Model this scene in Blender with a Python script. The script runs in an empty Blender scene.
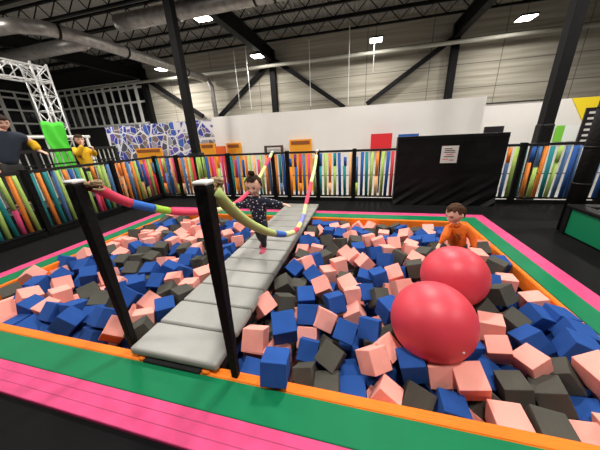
import bpy, bmesh, math, random
from mathutils import Vector, Matrix, Euler, noise
random.seed(11)
PI = math.pi
sc = bpy.context.scene
C = sc.collection

# ------------------------------------------------------------------ camera
CR = ((0.96963516, 0.24004205, -0.04677039), (0.04005798, -0.34455656, -0.93791051), (-0.24125301, 0.90755748, -0.34370976))
F = 241.35; CAM = Vector((0, 0, 1.5))
cd = bpy.data.cameras.new('camera'); cam = bpy.data.objects.new('camera', cd); C.objects.link(cam)
r, d, f = (Vector(v) for v in CR)
cam.matrix_world = Matrix(((r.x, -d.x, -f.x, CAM.x), (r.y, -d.y, -f.y, CAM.y), (r.z, -d.z, -f.z, CAM.z), (0, 0, 0, 1)))
cd.sensor_width = 36; cd.lens = F / 600 * 36; cd.clip_start = .02; cd.clip_end = 200
sc.camera = cam
def ray(x, y): return r * (x - 300) + d * (y - 225) + f * F
def at_y(x, y, Y): v = ray(x, y); return CAM + v * (Y / v.y)

# ------------------------------------------------------------------ materials
def nodes(name):
    m = bpy.data.materials.new(name); m.use_nodes = True
    nt = m.node_tree; b = nt.nodes['Principled BSDF']
    return m, nt, b
def mat(name, col, rough=.6, metal=0, var=.0, vscale=8, bump=0, bscale=60, emit=None, strength=0, spec=.5, detail=4, sheen=0):
    m, nt, b = nodes(name)
    b.inputs['Base Color'].default_value = (*col, 1); b.inputs['Roughness'].default_value = rough
    b.inputs['Metallic'].default_value = metal; b.inputs['Specular IOR Level'].default_value = spec
    if sheen: b.inputs['Sheen Weight'].default_value = sheen
    tc = nt.nodes.new('ShaderNodeTexCoord')
    if var:
        n = nt.nodes.new('ShaderNodeTexNoise'); n.inputs['Scale'].default_value = vscale; n.inputs['Detail'].default_value = detail
        nt.links.new(tc.outputs['Object'], n.inputs['Vector'])
        mr = nt.nodes.new('ShaderNodeMapRange'); mr.inputs[1].default_value = .3; mr.inputs[2].default_value = .7
        mr.inputs[3].default_value = 1 - var; mr.inputs[4].default_value = 1 + var
        nt.links.new(n.outputs['Fac'], mr.inputs[0])
        mx = nt.nodes.new('ShaderNodeVectorMath'); mx.operation = 'SCALE'; mx.inputs[0].default_value = col
        nt.links.new(mr.outputs[0], mx.inputs['Scale']); nt.links.new(mx.outputs[0], b.inputs['Base Color'])
    if bump:
        n = nt.nodes.new('ShaderNodeTexNoise'); n.inputs['Scale'].default_value = bscale; n.inputs['Detail'].default_value = 3
        nt.links.new(tc.outputs['Object'], n.inputs['Vector'])
        bp = nt.nodes.new('ShaderNodeBump'); bp.inputs['Strength'].default_value = bump; bp.inputs['Distance'].default_value = .01
        nt.links.new(n.outputs['Fac'], bp.inputs['Height']); nt.links.new(bp.outputs[0], b.inputs['Normal'])
    if emit:
        b.inputs['Emission Color'].default_value = (*emit, 1); b.inputs['Emission Strength'].default_value = strength
    return m
M = {}
M['foam_p'] = mat('pink foam', (.95, .4, .335), .95, var=.07, vscale=5, bump=.25, bscale=260, spec=.15)
M['foam_b'] = mat('blue foam', (.022, .085, .33), .95, var=.12, vscale=5, bump=.3, bscale=260, spec=.2)
M['foam_g'] = mat('charcoal foam', (.085, .083, .07), .95, var=.12, vscale=5, bump=.3, bscale=260, spec=.15)
M['pad_pink'] = mat('pink vinyl', (.66, .066, .2), .6, spec=.2, var=.14, vscale=9, bump=.12, bscale=14)
M['pad_green'] = mat('green vinyl', (.0, .175, .066), .6, spec=.2, var=.06, vscale=3, bump=.08, bscale=20)
M['pad_orange'] = mat('orange vinyl', (.95, .27, .03), .45, var=.06, vscale=3, bump=.1, bscale=20)
M['floor'] = mat('black rubber matting', (.0035, .0035, .004), .8, var=.25, vscale=2.5, bump=.15, bscale=120, spec=.12)
M['black_vinyl'] = mat('black vinyl', (.007, .007, .0075), .45, var=.15, vscale=6, bump=.5, bscale=7, spec=.2)
M['black_wrap'] = mat('black wrapped fabric', (.005, .005, .005), .6, bump=.9, bscale=22, spec=.15)
M['black_metal'] = mat('black painted steel', (.012, .012, .013), .5, spec=.4)
M['steel_dark'] = mat('dark painted structural steel', (.005, .005, .0055), .65, var=.2, vscale=3, spec=.2)
M['grey_vinyl'] = mat('grey vinyl', (.31, .31, .288), .4, var=.05, vscale=5, bump=.12, bscale=8)
M['walk_side'] = mat('grey vinyl piping', (.2, .2, .19), .5)
M['pit'] = mat('black pit lining', (.006, .006, .007), .9)
M['seam'] = mat('stitched seam', (.4, .04, .13), .7)
M['ball'] = mat('red rubber', (.74, .055, .085), .45, var=.05, vscale=3, bump=.02, bscale=90, spec=.5)
M['cream'] = mat('white vinyl cap', (.75, .75, .72), .5, bump=.2, bscale=20)
M['rope'] = mat('beige braided rope', (.42, .29, .16), .9, var=.3, vscale=60, bump=1, bscale=90)
NC = dict(pink=(.82, .06, .13), blue=(.03, .16, .62), lime=(.42, .72, .06), pale=(.74, .84, .38), green=(.5, .62, .2), yellow=(.85, .78, .3), lilac=(.25, .28, .75))
for k, v in NC.items(): M['noodle_' + k] = mat(k + ' foam tube', v, .8, var=.05, bump=.2, bscale=150)
FC = dict(red=(.72, .04, .06), orange=(.9, .27, .04), blue=(.02, .1, .38), teal=(.01, .24, .25), lime=(.42, .62, .14), pink=(.75, .07, .2), purple=(.16, .03, .2), steel=(.09, .2, .42), peach=(.85, .45, .2))
for k, v in FC.items(): M['f_' + k] = mat(k + ' foam noodle', v, .85, var=.08, bump=.2, bscale=120)
M['white_wall'] = mat('white painted wall', (.78, .75, .715), .8, var=.03, vscale=.7)
M['orange_door'] = mat('orange painted door', (.9, .36, .02), .5)
M['door_shade'] = mat('dark orange door shadow', (.25, .07, .01), .7)  # painted shadow tone for the tops of the orange doors
M['red_orange'] = mat('red orange board', (.85, .13, .02), .5)
M['red_sign'] = mat('red sign board', (.75, .02, .03), .5)
M['brown'] = mat('dark brown frame', (.08, .03, .02), .6)
M['yellow'] = mat('yellow paint', (.9, .68, .02), .6)
M['screen_white'] = mat('white board', (.85, .88, .85), .5)
M['screen_green'] = mat('green stripe', (.2, .6, .05), .5)
M['duct'] = mat('galvanised duct', (.33, .31, .29), .42, metal=.6, var=.25, vscale=5, bump=.1, bscale=6)
M['pipe'] = mat('cream painted pipe', (.5, .49, .42), .45, var=.1, vscale=1)
M['truss'] = mat('aluminium truss', (.75, .75, .74), .35, metal=.35)
M['glass_dark'] = mat('dark night glass', (.006, .007, .008), .12, spec=.6)
M['frame_white'] = mat('pale window frame', (.8, .8, .76), .5)
M['dark_wall'] = mat('dark wall', (.02, .02, .02), .9)
M['concrete_floor'] = mat('pale concrete floor', (.42, .41, .39), .5, var=.08, vscale=1)
M['skin'] = mat('skin', (.84, .5, .37), .6, var=.04, vscale=20)
M['hair'] = mat('dark brown hair', (.03, .014, .008), .7, var=.4, vscale=40, bump=.8, bscale=60, spec=.15)
M['hair_brown'] = mat('brown hair', (.065, .028, .013), .7, var=.4, vscale=40, bump=.8, bscale=60, spec=.15)
M['leggings'] = mat('black leggings', (.012, .012, .018), .8)
M['pants'] = mat('charcoal trousers', (.05, .05, .05), .85, bump=.3)
M['shoe'] = mat('pink shoe', (.75, .12, .2), .6); M['sole'] = mat('white sole', (.7, .6, .6), .6)
M['orange_shirt'] = mat('orange shirt', (.88, .17, .01), .8, var=.08, vscale=18, bump=.4, bscale=25)
M['print'] = mat('dark shirt print', (.2, .05, .01), .8, var=.5, vscale=60)
M['navy'] = mat('navy shirt', (.02, .03, .05), .85, bump=.3)
M['yellow_cloth'] = mat('yellow jacket', (.85, .5, .01), .8, bump=.4, bscale=25)
M['eye'] = mat('dark eye', (.01, .006, .004), .2); M['lip'] = mat('lips', (.5, .13, .11), .5)
M['green_cloth'] = mat('bright green banner', (.07, .62, .03), .7, bump=.6, bscale=6)
M['lamp'] = mat('lit lamp lens', (1, 1, 1), .5, emit=(1, .97, .92), strength=14)
M['paper'] = mat('white paper', (.72, .7, .66), .8); M['ink'] = mat('black ink', (.05, .05, .05), .8)
M['ink_red'] = mat('red ink', (.6, .12, .1), .8)
M['valve'] = mat('white valve plug', (.8, .7, .7), .4)
M['board_black'] = mat('black menu board', (.02, .015, .02), .4)
M['bed'] = mat('grey trampoline bed', (.16, .16, .16), .7, bump=.2, bscale=200)
M['box_green'] = mat('dark green vinyl panel', (.0, .17, .07), .5, bump=.1, bscale=6)

def dotted():     # navy fleece scattered with little white shapes
    m, nt, b = nodes('navy dotted fleece'); b.inputs['Roughness'].default_value = .9
    tc = nt.nodes.new('ShaderNodeTexCoord'); v = nt.nodes.new('ShaderNodeTexVoronoi'); v.inputs['Scale'].default_value = 30
    nt.links.new(tc.outputs['Object'], v.inputs['Vector'])
    rp = nt.nodes.new('ShaderNodeValToRGB'); rp.color_ramp.elements[0].position = .2; rp.color_ramp.elements[0].color = (.75, .7, .75, 1)
    rp.color_ramp.elements[1].position = .26; rp.color_ramp.elements[1].color = (.008, .01, .026, 1)
    nt.links.new(v.outputs['Distance'], rp.inputs[0]); nt.links.new(rp.outputs[0], b.inputs['Base Color'])
    return m
M['dotted'] = dotted()
def mural():      # faceted blue, violet and grey shapes outlined in white
    m, nt, b = nodes('faceted mural'); b.inputs['Roughness'].default_value = .6
    tc = nt.nodes.new('ShaderNodeTexCoord')
    w = nt.nodes.new('ShaderNodeMapping'); w.inputs['Scale'].default_value = (1, 1, 1)
    nt.links.new(tc.outputs['Object'], w.inputs[0])
    a = nt.nodes.new('ShaderNodeTexVoronoi'); a.feature = 'DISTANCE_TO_EDGE'; a.inputs['Scale'].default_value = 3.0
    c = nt.nodes.new('ShaderNodeTexVoronoi'); c.inputs['Scale'].default_value = 3.0
    e = nt.nodes.new('ShaderNodeTexVoronoi'); e.feature = 'DISTANCE_TO_EDGE'; e.inputs['Scale'].default_value = 1.05
    for n in (a, c, e): nt.links.new(w.outputs[0], n.inputs['Vector'])
    mn = nt.nodes.new('ShaderNodeMath'); mn.operation = 'MINIMUM'
    nt.links.new(a.outputs['Distance'], mn.inputs[0]); nt.links.new(e.outputs['Distance'], mn.inputs[1])
    sp = nt.nodes.new('ShaderNodeSeparateColor'); nt.links.new(c.outputs['Color'], sp.inputs[0])
    rp = nt.nodes.new('ShaderNodeValToRGB'); rp.color_ramp.interpolation = 'CONSTANT'
    cols = [(0, (.03, .045, .3)), (.3, (.07, .07, .1)), (.45, (.12, .08, .36)), (.6, (.3, .29, .33)), (.72, (.04, .1, .42)), (.86, (.18, .13, .12))]
    el = rp.color_ramp.elements
    while len(el) < len(cols): el.new(.5)
    for q, (p, k) in zip(el, cols): q.position = p; q.color = (*k, 1)
    nt.links.new(sp.outputs[0], rp.inputs[0])
    lt = nt.nodes.new('ShaderNodeMath'); lt.operation = 'LESS_THAN'; lt.inputs[1].default_value = .035; nt.links.new(mn.outputs[0], lt.inputs[0])
    mx = nt.nodes.new('ShaderNodeMix'); mx.data_type = 'RGBA'; mx.inputs['B'].default_value = (.7, .68, .7, 1)
    nt.links.new(lt.outputs[0], mx.inputs['Factor']); nt.links.new(rp.outputs[0], mx.inputs['A']); nt.links.new(mx.outputs['Result'], b.inputs['Base Color'])
    return m
M['mural'] = mural()
def block_wall():  # ribbed precast concrete, streaked, with dark joints
    m, nt, b = nodes('precast concrete'); b.inputs['Roughness'].default_value = .85
    tc = nt.nodes.new('ShaderNodeTexCoord')
    mp = nt.nodes.new('ShaderNodeMapping'); mp.inputs['Scale'].default_value = (.12, 1, 3.2); nt.links.new(tc.outputs['Object'], mp.inputs[0])
    n = nt.nodes.new('ShaderNodeTexNoise'); n.inputs['Scale'].default_value = 2.2; n.inputs['Detail'].default_value = 6; nt.links.new(mp.outputs[0], n.inputs['Vector'])
    sx = nt.nodes.new('ShaderNodeSeparateXYZ'); nt.links.new(tc.outputs['Object'], sx.inputs[0])
    rp = nt.nodes.new('ShaderNodeValToRGB'); e = rp.color_ramp.elements
    e[0].position = .3; e[0].color = (.28, .255, .2, 1); e[1].position = .7; e[1].color = (.5, .465, .39, 1)
    nt.links.new(n.outputs['Fac'], rp.inputs[0])
    wv = nt.nodes.new('ShaderNodeMath'); wv.operation = 'PINGPONG'; wv.inputs[1].default_value = .62; nt.links.new(sx.outputs['Z'], wv.inputs[0])
    lt = nt.nodes.new('ShaderNodeMath'); lt.operation = 'LESS_THAN'; lt.inputs[1].default_value = .02; nt.links.new(wv.outputs[0], lt.inputs[0])
    px = nt.nodes.new('ShaderNodeMath'); px.operation = 'PINGPONG'; px.inputs[1].default_value = 1.8; nt.links.new(sx.outputs['X'], px.inputs[0])
    l2 = nt.nodes.new('ShaderNodeMath'); l2.operation = 'LESS_THAN'; l2.inputs[1].default_value = .02; nt.links.new(px.outputs[0], l2.inputs[0])
    mxm = nt.nodes.new('ShaderNodeMath'); mxm.operation = 'MAXIMUM'; nt.links.new(lt.outputs[0], mxm.inputs[0]); nt.links.new(l2.outputs[0], mxm.inputs[1])
    mx = nt.nodes.new('ShaderNodeMix'); mx.data_type = 'RGBA'; mx.inputs['B'].default_value = (.15, .14, .115, 1)
    nt.links.new(mxm.outputs[0], mx.inputs['Factor']); nt.links.new(rp.outputs[0], mx.inputs['A']); nt.links.new(mx.outputs['Result'], b.inputs['Base Color'])
    return m
M['concrete'] = block_wall()
def deck_mat():
    m, nt, b = nodes('corrugated steel deck'); b.inputs['Roughness'].default_value = .6; b.inputs['Base Color'].default_value = (.3, .285, .26, 1)
    return m
M['deck'] = deck_mat()
def stitched():
    m = mat('orange stitched vinyl', (.92, .22, .018), .6, spec=.2, var=.08, vscale=3); nt = m.node_tree; b = nt.nodes['Principled BSDF']
    tc = nt.nodes.new('ShaderNodeTexCoord'); br = nt.nodes.new('ShaderNodeTexBrick'); br.inputs['Scale'].default_value = 12
    br.inputs['Mortar Size'].default_value = .03; nt.links.new(tc.outputs['Object'], br.inputs['Vector'])
    bp = nt.nodes.new('ShaderNodeBump'); bp.inputs['Strength'].default_value = .6; bp.inputs['Distance'].default_value = .01; bp.invert = True
    nt.links.new(br.outputs['Fac'], bp.inputs['Height']); nt.links.new(bp.outputs[0], b.inputs['Normal'])
    return m
M['pad_orange'] = stitched()

# ------------------------------------------------------------------ mesh helpers
def obj(name, bm, m, parent=None, smooth=False, bev=0, seg=2):
    bmesh.ops.recalc_face_normals(bm, faces=bm.faces)
    me = bpy.data.meshes.new(name); bm.to_mesh(me); bm.free()
    o = bpy.data.objects.new(name, me); C.objects.link(o)
    for x in (m if isinstance(m, (list, tuple)) else [m]): me.materials.append(M[x] if isinstance(x, str) else x)
    if parent: o.parent = parent
    if smooth:
        for p in me.polygons: p.use_smooth = True
    if bev:
        b = o.modifiers.new('bevel', 'BEVEL'); b.width = bev; b.segments = seg; b.limit_method = 'ANGLE'
    return o
def tag(o, label, cat, group=None, kind=None):
    o['label'] = label; o['category'] = cat
    if group: o['group'] = group
    if kind: o['kind'] = kind
    return o
def struct(o): o['kind'] = 'structure'; return o
def empty(name, loc, label, cat, group=None, rz=0):
    o = bpy.data.objects.new(name, None); C.objects.link(o); o.location = loc; o.rotation_euler = (0, 0, rz); o.empty_display_size = .1
    return tag(o, label, cat, group)
def box(bm, lo, hi, mi=0):
    vs = [bm.verts.new((x, y, z)) for x in (lo[0], hi[0]) for y in (lo[1], hi[1]) for z in (lo[2], hi[2])]
    for q in ((0, 1, 3, 2), (4, 6, 7, 5), (0, 4, 5, 1), (2, 3, 7, 6), (0, 2, 6, 4), (1, 5, 7, 3)):
        fc = bm.faces.new([vs[i] for i in q]); fc.material_index = mi
    return vs
def B(lo, hi): bm = bmesh.new(); box(bm, lo, hi); return bm
def frame_of(t):
    t = t.normalized(); u = t.cross(Vector((0, 0, 1)))
    if u.length < 1e-3: u = Vector((1, 0, 0))
    u.normalize(); return u, t.cross(u)
def tube(bm, pts, rad, n=10, cap=True, mi=0, sq=False):
    pts = [Vector(p) for p in pts]; rings = []
    rad = rad if isinstance(rad, (list, tuple)) else [rad] * len(pts)
    up = None
    for i, p in enumerate(pts):
        t = (pts[min(i + 1, len(pts) - 1)] - pts[max(i - 1, 0)]).normalized()
        if up is None: u, v = frame_of(t)
        else:
            u = (up - t * up.dot(t)).normalized(); v = t.cross(u)
        up = u
        off = PI / 4 if sq else 0
        rings.append([bm.verts.new(p + (u * math.cos(2 * PI * k / n + off) + v * math.sin(2 * PI * k / n + off)) * rad[i]) for k in range(n)])
    for a, b in zip(rings, rings[1:]):
        for k in range(n): bm.faces.new((a[k], a[(k + 1) % n], b[(k + 1) % n], b[k])).material_index = mi
    if cap: bm.faces.new(rings[0][::-1]).material_index = mi; bm.faces.new(rings[-1]).material_index = mi
    return bm
def bar(bm, a, b, w, h=None):      # square bar between two points
    return tube(bm, [a, b], w * .7071, 4, sq=True)
def prism(bm, pts, z0, z1):
    a = [bm.verts.new((x, y, z0)) for x, y in pts]; b = [bm.verts.new((x, y, z1)) for x, y in pts]; n = len(pts)
    bm.faces.new(a[::-1]); bm.faces.new(b)
    for i in range(n): bm.faces.new((a[i], a[(i + 1) % n], b[(i + 1) % n], b[i]))
def ellipsoid(bm, c, rx, ry, rz, u=16, v=10, mx=None):
    m = Matrix.Translation(c) @ (mx or Matrix.Identity(4)) @ Matrix.Diagonal((rx, ry, rz, 1))
    return bmesh.ops.create_uvsphere(bm, u_segments=u, v_segments=v, radius=1, matrix=m)['verts']

# ------------------------------------------------------------------ building shell
LOW = -.9
PIT = (-4.12, 1.73, 1.07, 4.42)        # inner edges of the pit (x0, x1, y0, y1)
OUT = (-4.57, 2.16, .60, 4.88)
PF = (-5.95, 6.6, -3.0, 6.02)          # raised play platform
bm = bmesh.new()
x0, x1, y0, y1 = PIT; X0, X1, Y0, Y1 = PF; ix0, ix1, iy0, iy1 = OUT[0] + .02, OUT[1] - .02, OUT[2] + .02, OUT[3] - .02
for lo, hi in (((X0, Y0), (ix0, Y1)), ((ix1, Y0), (X1, Y1)), ((ix0, Y0), (ix1, iy0)), ((ix0, iy1), (ix1, Y1))):
    box(bm, (*lo, LOW), (*hi, -.035))
struct(obj('floor', bm, 'floor'))
bm = bmesh.new(); box(bm, (x0 - .3, y0 - .3, -.75), (x1 + .3, y1 + .3, -.7))
for lo, hi in (((x0 - .1, y0 - .1), (x0 - .02, y1 + .1)), ((x1 + .02, y0 - .1), (x1 + .1, y1 + .1)), ((x0, y0 - .1), (x1, y0 - .02)), ((x0, y1 + .02), (x1, y1 + .1))):
    box(bm, (*lo, -.72), (*hi, -.16))
struct(obj('trim_1', bm, 'pit'))
struct(obj('trim_2', B((-28, -6, LOW - .1), (18, 18.2, LOW)), 'concrete_floor'))
struct(obj('wall_back', B((-16.6, 18, LOW), (18, 18.3, 8)), 'concrete'))
bm = bmesh.new(); box(bm, (-28, 18, LOW), (-16.6, 18.3, 3.1)); box(bm, (-28, 18, 6.2), (-16.6, 18.3, 8))
struct(obj('wall_back', bm, 'dark_wall'))
bm = bmesh.new(); box(bm, (-28, -6, LOW), (-27.7, 18, 2.6)); box(bm, (-28, -6, 6.0), (-27.7, 18, 8)); box(bm, (-28.0, -6, 2.6), (-27.95, 18, 6.0))
struct(obj('wall_left', bm, 'dark_wall'))
struct(obj('wall_right', B((18, -6, LOW), (18.3, 18, 8)), 'concrete'))
struct(obj('wall_front', B((-28, -6.3, LOW), (18.3, -6, 8)), 'dark_wall'))
# corrugated deck
bm = bmesh.new(); xs = []; x = -28.0; k = 0
prof = []
while x < 18.3:
    prof += [(x, 7.72), (x + .09, 7.72), (x + .12, 7.79), (x + .21, 7.79)]; x += .24
for (a, za), (b, zb) in zip(prof, prof[1:]):
    v = [bm.verts.new(p) for p in ((a, -6.3, za), (b, -6.3, zb), (b, 18.3, zb), (a, 18.3, za))]; bm.faces.new(v)
bmesh.ops.remove_doubles(bm, verts=bm.verts, dist=1e-4)
box(bm, (-28, -6.3, 7.8), (18.3, 18.3, 7.9))
struct(obj('ceiling', bm, 'deck'))

# windows
def window(name, origin, ux, w, zr, nc, rows, depth):
    root = struct(obj(name, bmesh.new(), 'frame_white')); root.name = name
    bm = bmesh.new(); o = Vector(origin); ux = Vector(ux); n = ux.cross(Vector((0, 0, 1)))
    def b2(u0, u1, z0, z1, t):
        ps = [o + ux * u + n * s for u in (u0, u1) for s in (-t, t)]
        box(bm, (min(p.x for p in ps), min(p.y for p in ps), z0), (max(p.x for p in ps), max(p.y for p in ps), z1))
    for i in range(nc + 1):
        u = w * i / nc; t = .13 if i % 4 == 0 else .075; b2(u - t, u + t, zr[0], zr[1], .06)
    for z in rows: b2(0, w, z - .07, z + .07, .05)
    obj('window_frame', bm, 'frame_white', root)
    bm = bmesh.new(); q = o - n * 0
    b2(0, w, zr[0], zr[1], .01); obj('pane', bm, 'glass_dark', root)
    return root
window('window_1', (-27.5, 17.9, 0), (1, 0, 0), 10.7, (3.1, 6.2), 13, (3.15, 4.72, 5.75, 6.15), 0)
window('window_2', (-27.6, -1.0, 0), (0, 1, 0), 18.8, (2.6, 6.0), 19, (2.65, 3.6, 4.6, 5.5, 5.95), 0)

# dark portal frame and wall bracing of the back wall
def steel(name, label, parts):
    t = empty(name, parts[0][1], label, 'steel column')
    for nm, a, b, w in parts:
        bm = bmesh.new(); bar(bm, Vector(a) - t.location, Vector(b) - t.location, w); obj(nm, bm, 'steel_dark', t)
    return t
for X, lab, braces in ((-16.6, 'dark steel wall column beside the multi-pane window', [((-16.5, 17.7, 6.3), (-11.9, 17.7, 3.3))]),
                       (-6.1, 'dark steel wall column above the left end of the white wall', [((-6.3, 17.7, 6.1), (-10.7, 17.7, 3.0)), ((-5.9, 17.7, 6.3), (-1.3, 17.7, 3.15))]),
                       (4.77, 'dark steel wall column above the black padded mat', [((4.6, 17.7, 6.2), (.1, 17.7, 3.25))])):
    steel('wall_column', lab, [('column_shaft', (X, 17.82, LOW), (X, 17.82, 6.9), .36)] + [('cross_brace', a, b, .26) for a, b in braces])
for X, lab in ((-16.85, 'dark roof beam leftmost, above the multi-pane window'), (-6.1, 'dark roof beam running over the left black column'), (4.75, 'dark roof beam running over the right black column')):
    bm = bmesh.new(); box(bm, (X - .17, -6, 6.2), (X + .17, 17.95, 6.24)); box(bm, (X - .17, -6, 6.86), (X + .17, 17.95, 6.9)); box(bm, (X - .015, -6, 6.24), (X + .015, 17.95, 6.86))
    tag(obj('roof_beam', bm, 'steel_dark'), lab, 'roof beam')
# open web joists
JY = [5.7 + 1.54 * k for k in range(8)]
ordn = ['nearest', 'second nearest', 'third nearest', 'fourth nearest', 'fifth nearest', 'sixth nearest', 'seventh nearest', 'eighth nearest']
for k, Y in enumerate(JY):
    t = empty('roof_joist', (-5, Y, 7.0), 'dark open web roof joist, %s to the play platform of those under the deck' % ordn[k], 'roof joist', 'roof joists')
    bm = bmesh.new(); box(bm, (-20, -.06, .55), (20, .06, .63)); obj('top_chord', bm, 'steel_dark', t)
    bm = bmesh.new(); box(bm, (-20, -.06, -.09), (20, .06, 0)); obj('bottom_chord', bm, 'steel_dark', t)
    bm = bmesh.new(); x = -19.8; s = 0
    while x < 19.5: bar(bm, (x, 0, .56 * s), (x + .55, 0, .56 * (1 - s)), .035); x += .55; s = 1 - s
    obj('web', bm, 'steel_dark', t)
# two free standing columns, padded feet
for X, lab, pr in ((-6.19, 'tall black steel column rising behind the fence left of the white wall', .24), (4.72, 'tall black steel column with padded base right of the black mat', .185)):
    t = empty('steel_column', (X, 8.4, LOW), lab, 'column')
    bm = bmesh.new(); w = .125
    box(bm, (-w, -w, 0), (w, w, 7.09)); obj('column_shaft', bm, 'steel_dark', t)
    bm = bmesh.new(); box(bm, (-pr + .03, -pr + .03, 0), (pr - .03, pr - .03, 2.42 if X > 0 else 2.0)); obj('column_pad', bm, 'black_vinyl', t, bev=.05)

# ducts and pipes
def duct(label, pts, rad, bands):
    t = empty('air_duct', pts[0], label, 'duct'); o = Vector(pts[0])
    P = []
    for i in range(len(pts) - 1):
        a, b = Vector(pts[i]), Vector(pts[i + 1])
        for j in range(6): P.append(a.lerp(b, j / 6) - o)
    P.append(Vector(pts[-1]) - o)
    obj('duct_tube', tube(bmesh.new(), P, rad, 24), 'duct', t, smooth=True)
    for q in bands:
        a = P[0]; L = [0]
        i = min(int(q * (len(P) - 1)), len(P) - 2); c = P[i].lerp(P[i + 1], q * (len(P) - 1) - i); dd = (P[i + 1] - P[i]).normalized()
        obj('band', tube(bmesh.new(), [c - dd * .04, c + dd * .04], rad + .02, 24), 'steel_dark', t)
    return t
duct('long round metal duct elbowing left then running back to the wall', [(-15.5, 7.2, 5.35), (-12.5, 7.15, 5.4), (-11.5, 7.3, 5.42), (-10.95, 7.8, 5.45), (-10.7, 8.6, 5.45), (-10.5, 12, 5.45), (-10.5, 16.6, 5.45)], .22, (.16, .58, .77, .93))
duct('round metal duct crossing under the joists from the right of the elbow', [(-9.4, 9.5, 5.95), (-4, 9.5, 5.95), (4.5, 9.5, 5.95)], .27, (.25, .52, .56))
duct('round metal duct passing behind the elbow on the far left', [(-22, 9.9, 5.65), (-11.6, 9.7, 5.65)], .26, (.5,))
bm = tube(bmesh.new(), [(-22, 17.1, 5.85), (16, 17.1, 5.85)], .1, 12)
tag(obj('sprinkler_pipe', bm, 'pipe', smooth=True), 'long cream pipe running across the top of the back wall', 'pipe')
bm = tube(bmesh.new(), [(-11.2, 17.3, 5.6), (-10.75, 17.3, 5.5), (-10.55, 17.3, 5.1), (-10.5, 17.3, 1.5)], .16, 14)
tag(obj('downpipe', bm, 'duct', smooth=True), 'grey downpipe dropping beside the left end of the white wall', 'pipe')
for X, Y, z0, z1, lab in ((-7.9, 16, 3.4, 6.6, 'thin hanging cable leftmost, near the lamp over the white wall'), (-7.1, 16, 3.3, 6.7, 'thin hanging cable just left of the wall column'),
                  (-3.2, 16, 3.2, 6.6, 'thin hanging cable between the two wall braces'), (-.9, 15, 3.0, 6.6, 'long thin cable hanging left of the middle lamp'), (.35, 15.8, 4.6, 6.0, 'thin white cable hanging under the middle lamp')):
    tag(obj('hanging_cable', tube(bmesh.new(), [(X, Y, z0), (X, Y, z1)], .018, 6), 'frame_white'), lab, 'cable')

# ------------------------------------------------------------------ lamps
lamps = [(-6.37, 10.5, 'bright square ceiling lamp beside the left column top'), (-6.3, 15.8, 'ceiling lamp next to the roof beam above the white wall'), (.43, 15.85, 'ceiling lamp in the middle with a white cable below it'),
         (6.96, 15.7, 'ceiling lamp right of the second roof beam, above the right part of the back wall'), (-13.1, 10.4, 'small ceiling lamp beside the long metal duct'), (-13.1, 15.8, 'ceiling lamp nearest the multi-pane window')]
for X in (-13.1, -6.35, .42, 7.0):
    for Y in (5.2, -.1): lamps.append((X, Y, None))
lamps += [(.42, 10.5, None), (7.0, 10.5, None)]
LE = {}
for X, Y, lab in lamps:
    t = empty('ceiling_lamp', (X, Y, 6.05), lab or 'high bay ceiling lamp hanging above the play platform', 'ceiling lamp', 'high bay lamps' )
    if lab is None: t['label'] = 'high bay ceiling lamp out of the picture above the platform'
    bm = bmesh.new(); box(bm, (-.33, -.33, .04), (.33, .33, .12)); obj('lamp_housing', bm, 'steel_dark', t, bev=.02)
    bm = bmesh.new(); box(bm, (-.3, -.3, .0), (.3, .3, .04)); obj('lamp_lens', bm, 'lamp', t)
    bm = bmesh.new(); tube(bm, [(0, 0, .12), (0, 0, .85)], .01, 6); obj('hanger', bm, 'steel_dark', t)
    ld = bpy.data.lights.new('high_bay_light', 'AREA'); ld.shape = 'SQUARE'; ld.size = .6; ld.energy = 230
    if Y > 15: ld.energy = 150
    if X < -13 and Y > 9: ld.energy = 380
    if Y < 9: ld.energy = 235
    if (X, Y) == (.42, 5.2): ld.energy = 290
    ld.color = (1, .955, .89)
    lo = bpy.data.objects.new('high_bay_light', ld); lo.location = (0, 0, -.02); C.objects.link(lo); lo.parent = t
w = bpy.data.worlds.new('world'); sc.world = w; w.use_nodes = True
w.node_tree.nodes['Background'].inputs[0].default_value = (.5, .5, .5, 1); w.node_tree.nodes['Background'].inputs[1].default_value = .02

# ------------------------------------------------------------------ white partition and things on it
struct(obj('wall_partition', B((-6.95, 11, LOW), (4.22, 11.2, 2.54)), 'white_wall'))
bm = bmesh.new(); box(bm, (4.5, 13, LOW), (14, 13.2, 2.42)); struct(obj('wall_right_partition', bm, 'white_wall'))
struct(obj('trim_3', B((4.5, 12.95, 2.42), (7.3, 13.2, 2.46)), 'black_metal'))
o = obj('mural_panel', B((-6.8, 0, 0), (0, .15, 3.38)), 'mural'); o.location = (-6.96, 11.25, LOW)
tag(o, 'wall mural of blue and violet facets with white outlines, left of white wall', 'mural')
n = 1
for X0_, X1_, zt, lab in ((-7.75, -6.98, 1.4, 'orange'), (-6.33, -5.6, 1.36, 'o'), (-3.19, -2.2, 1.38, 'o'), (-11.7, -10.1, 1.3, 'o')):
    rt = struct(obj('door_%d' % n, B((X0_, 10.9, LOW), (X1_, 10.98, zt)), 'orange_door')); n += 1
    obj('door_top_shadow', B((X0_ + .08, 10.86, zt - .2), (X1_ - .08, 10.9, zt - .06)), 'door_shade', rt)  # dark strip paints the shadow across the top of the door
t = empty('wall_board', (-6.5, 10.6, LOW), 'red orange board standing between the two orange doors left of the white wall', 'board')
obj('board_panel', B((-.25, 0, 1.4), (.28, .05, 2.15)), 'red_orange', t); obj('leg', B((-.02, 0, 0), (.02, .05, 1.4)), 'black_metal', t)
t = empty('framed_opening', (-3.9, 10.7, LOW), 'dark brown framed arch in front of the white wall', 'frame')
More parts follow.
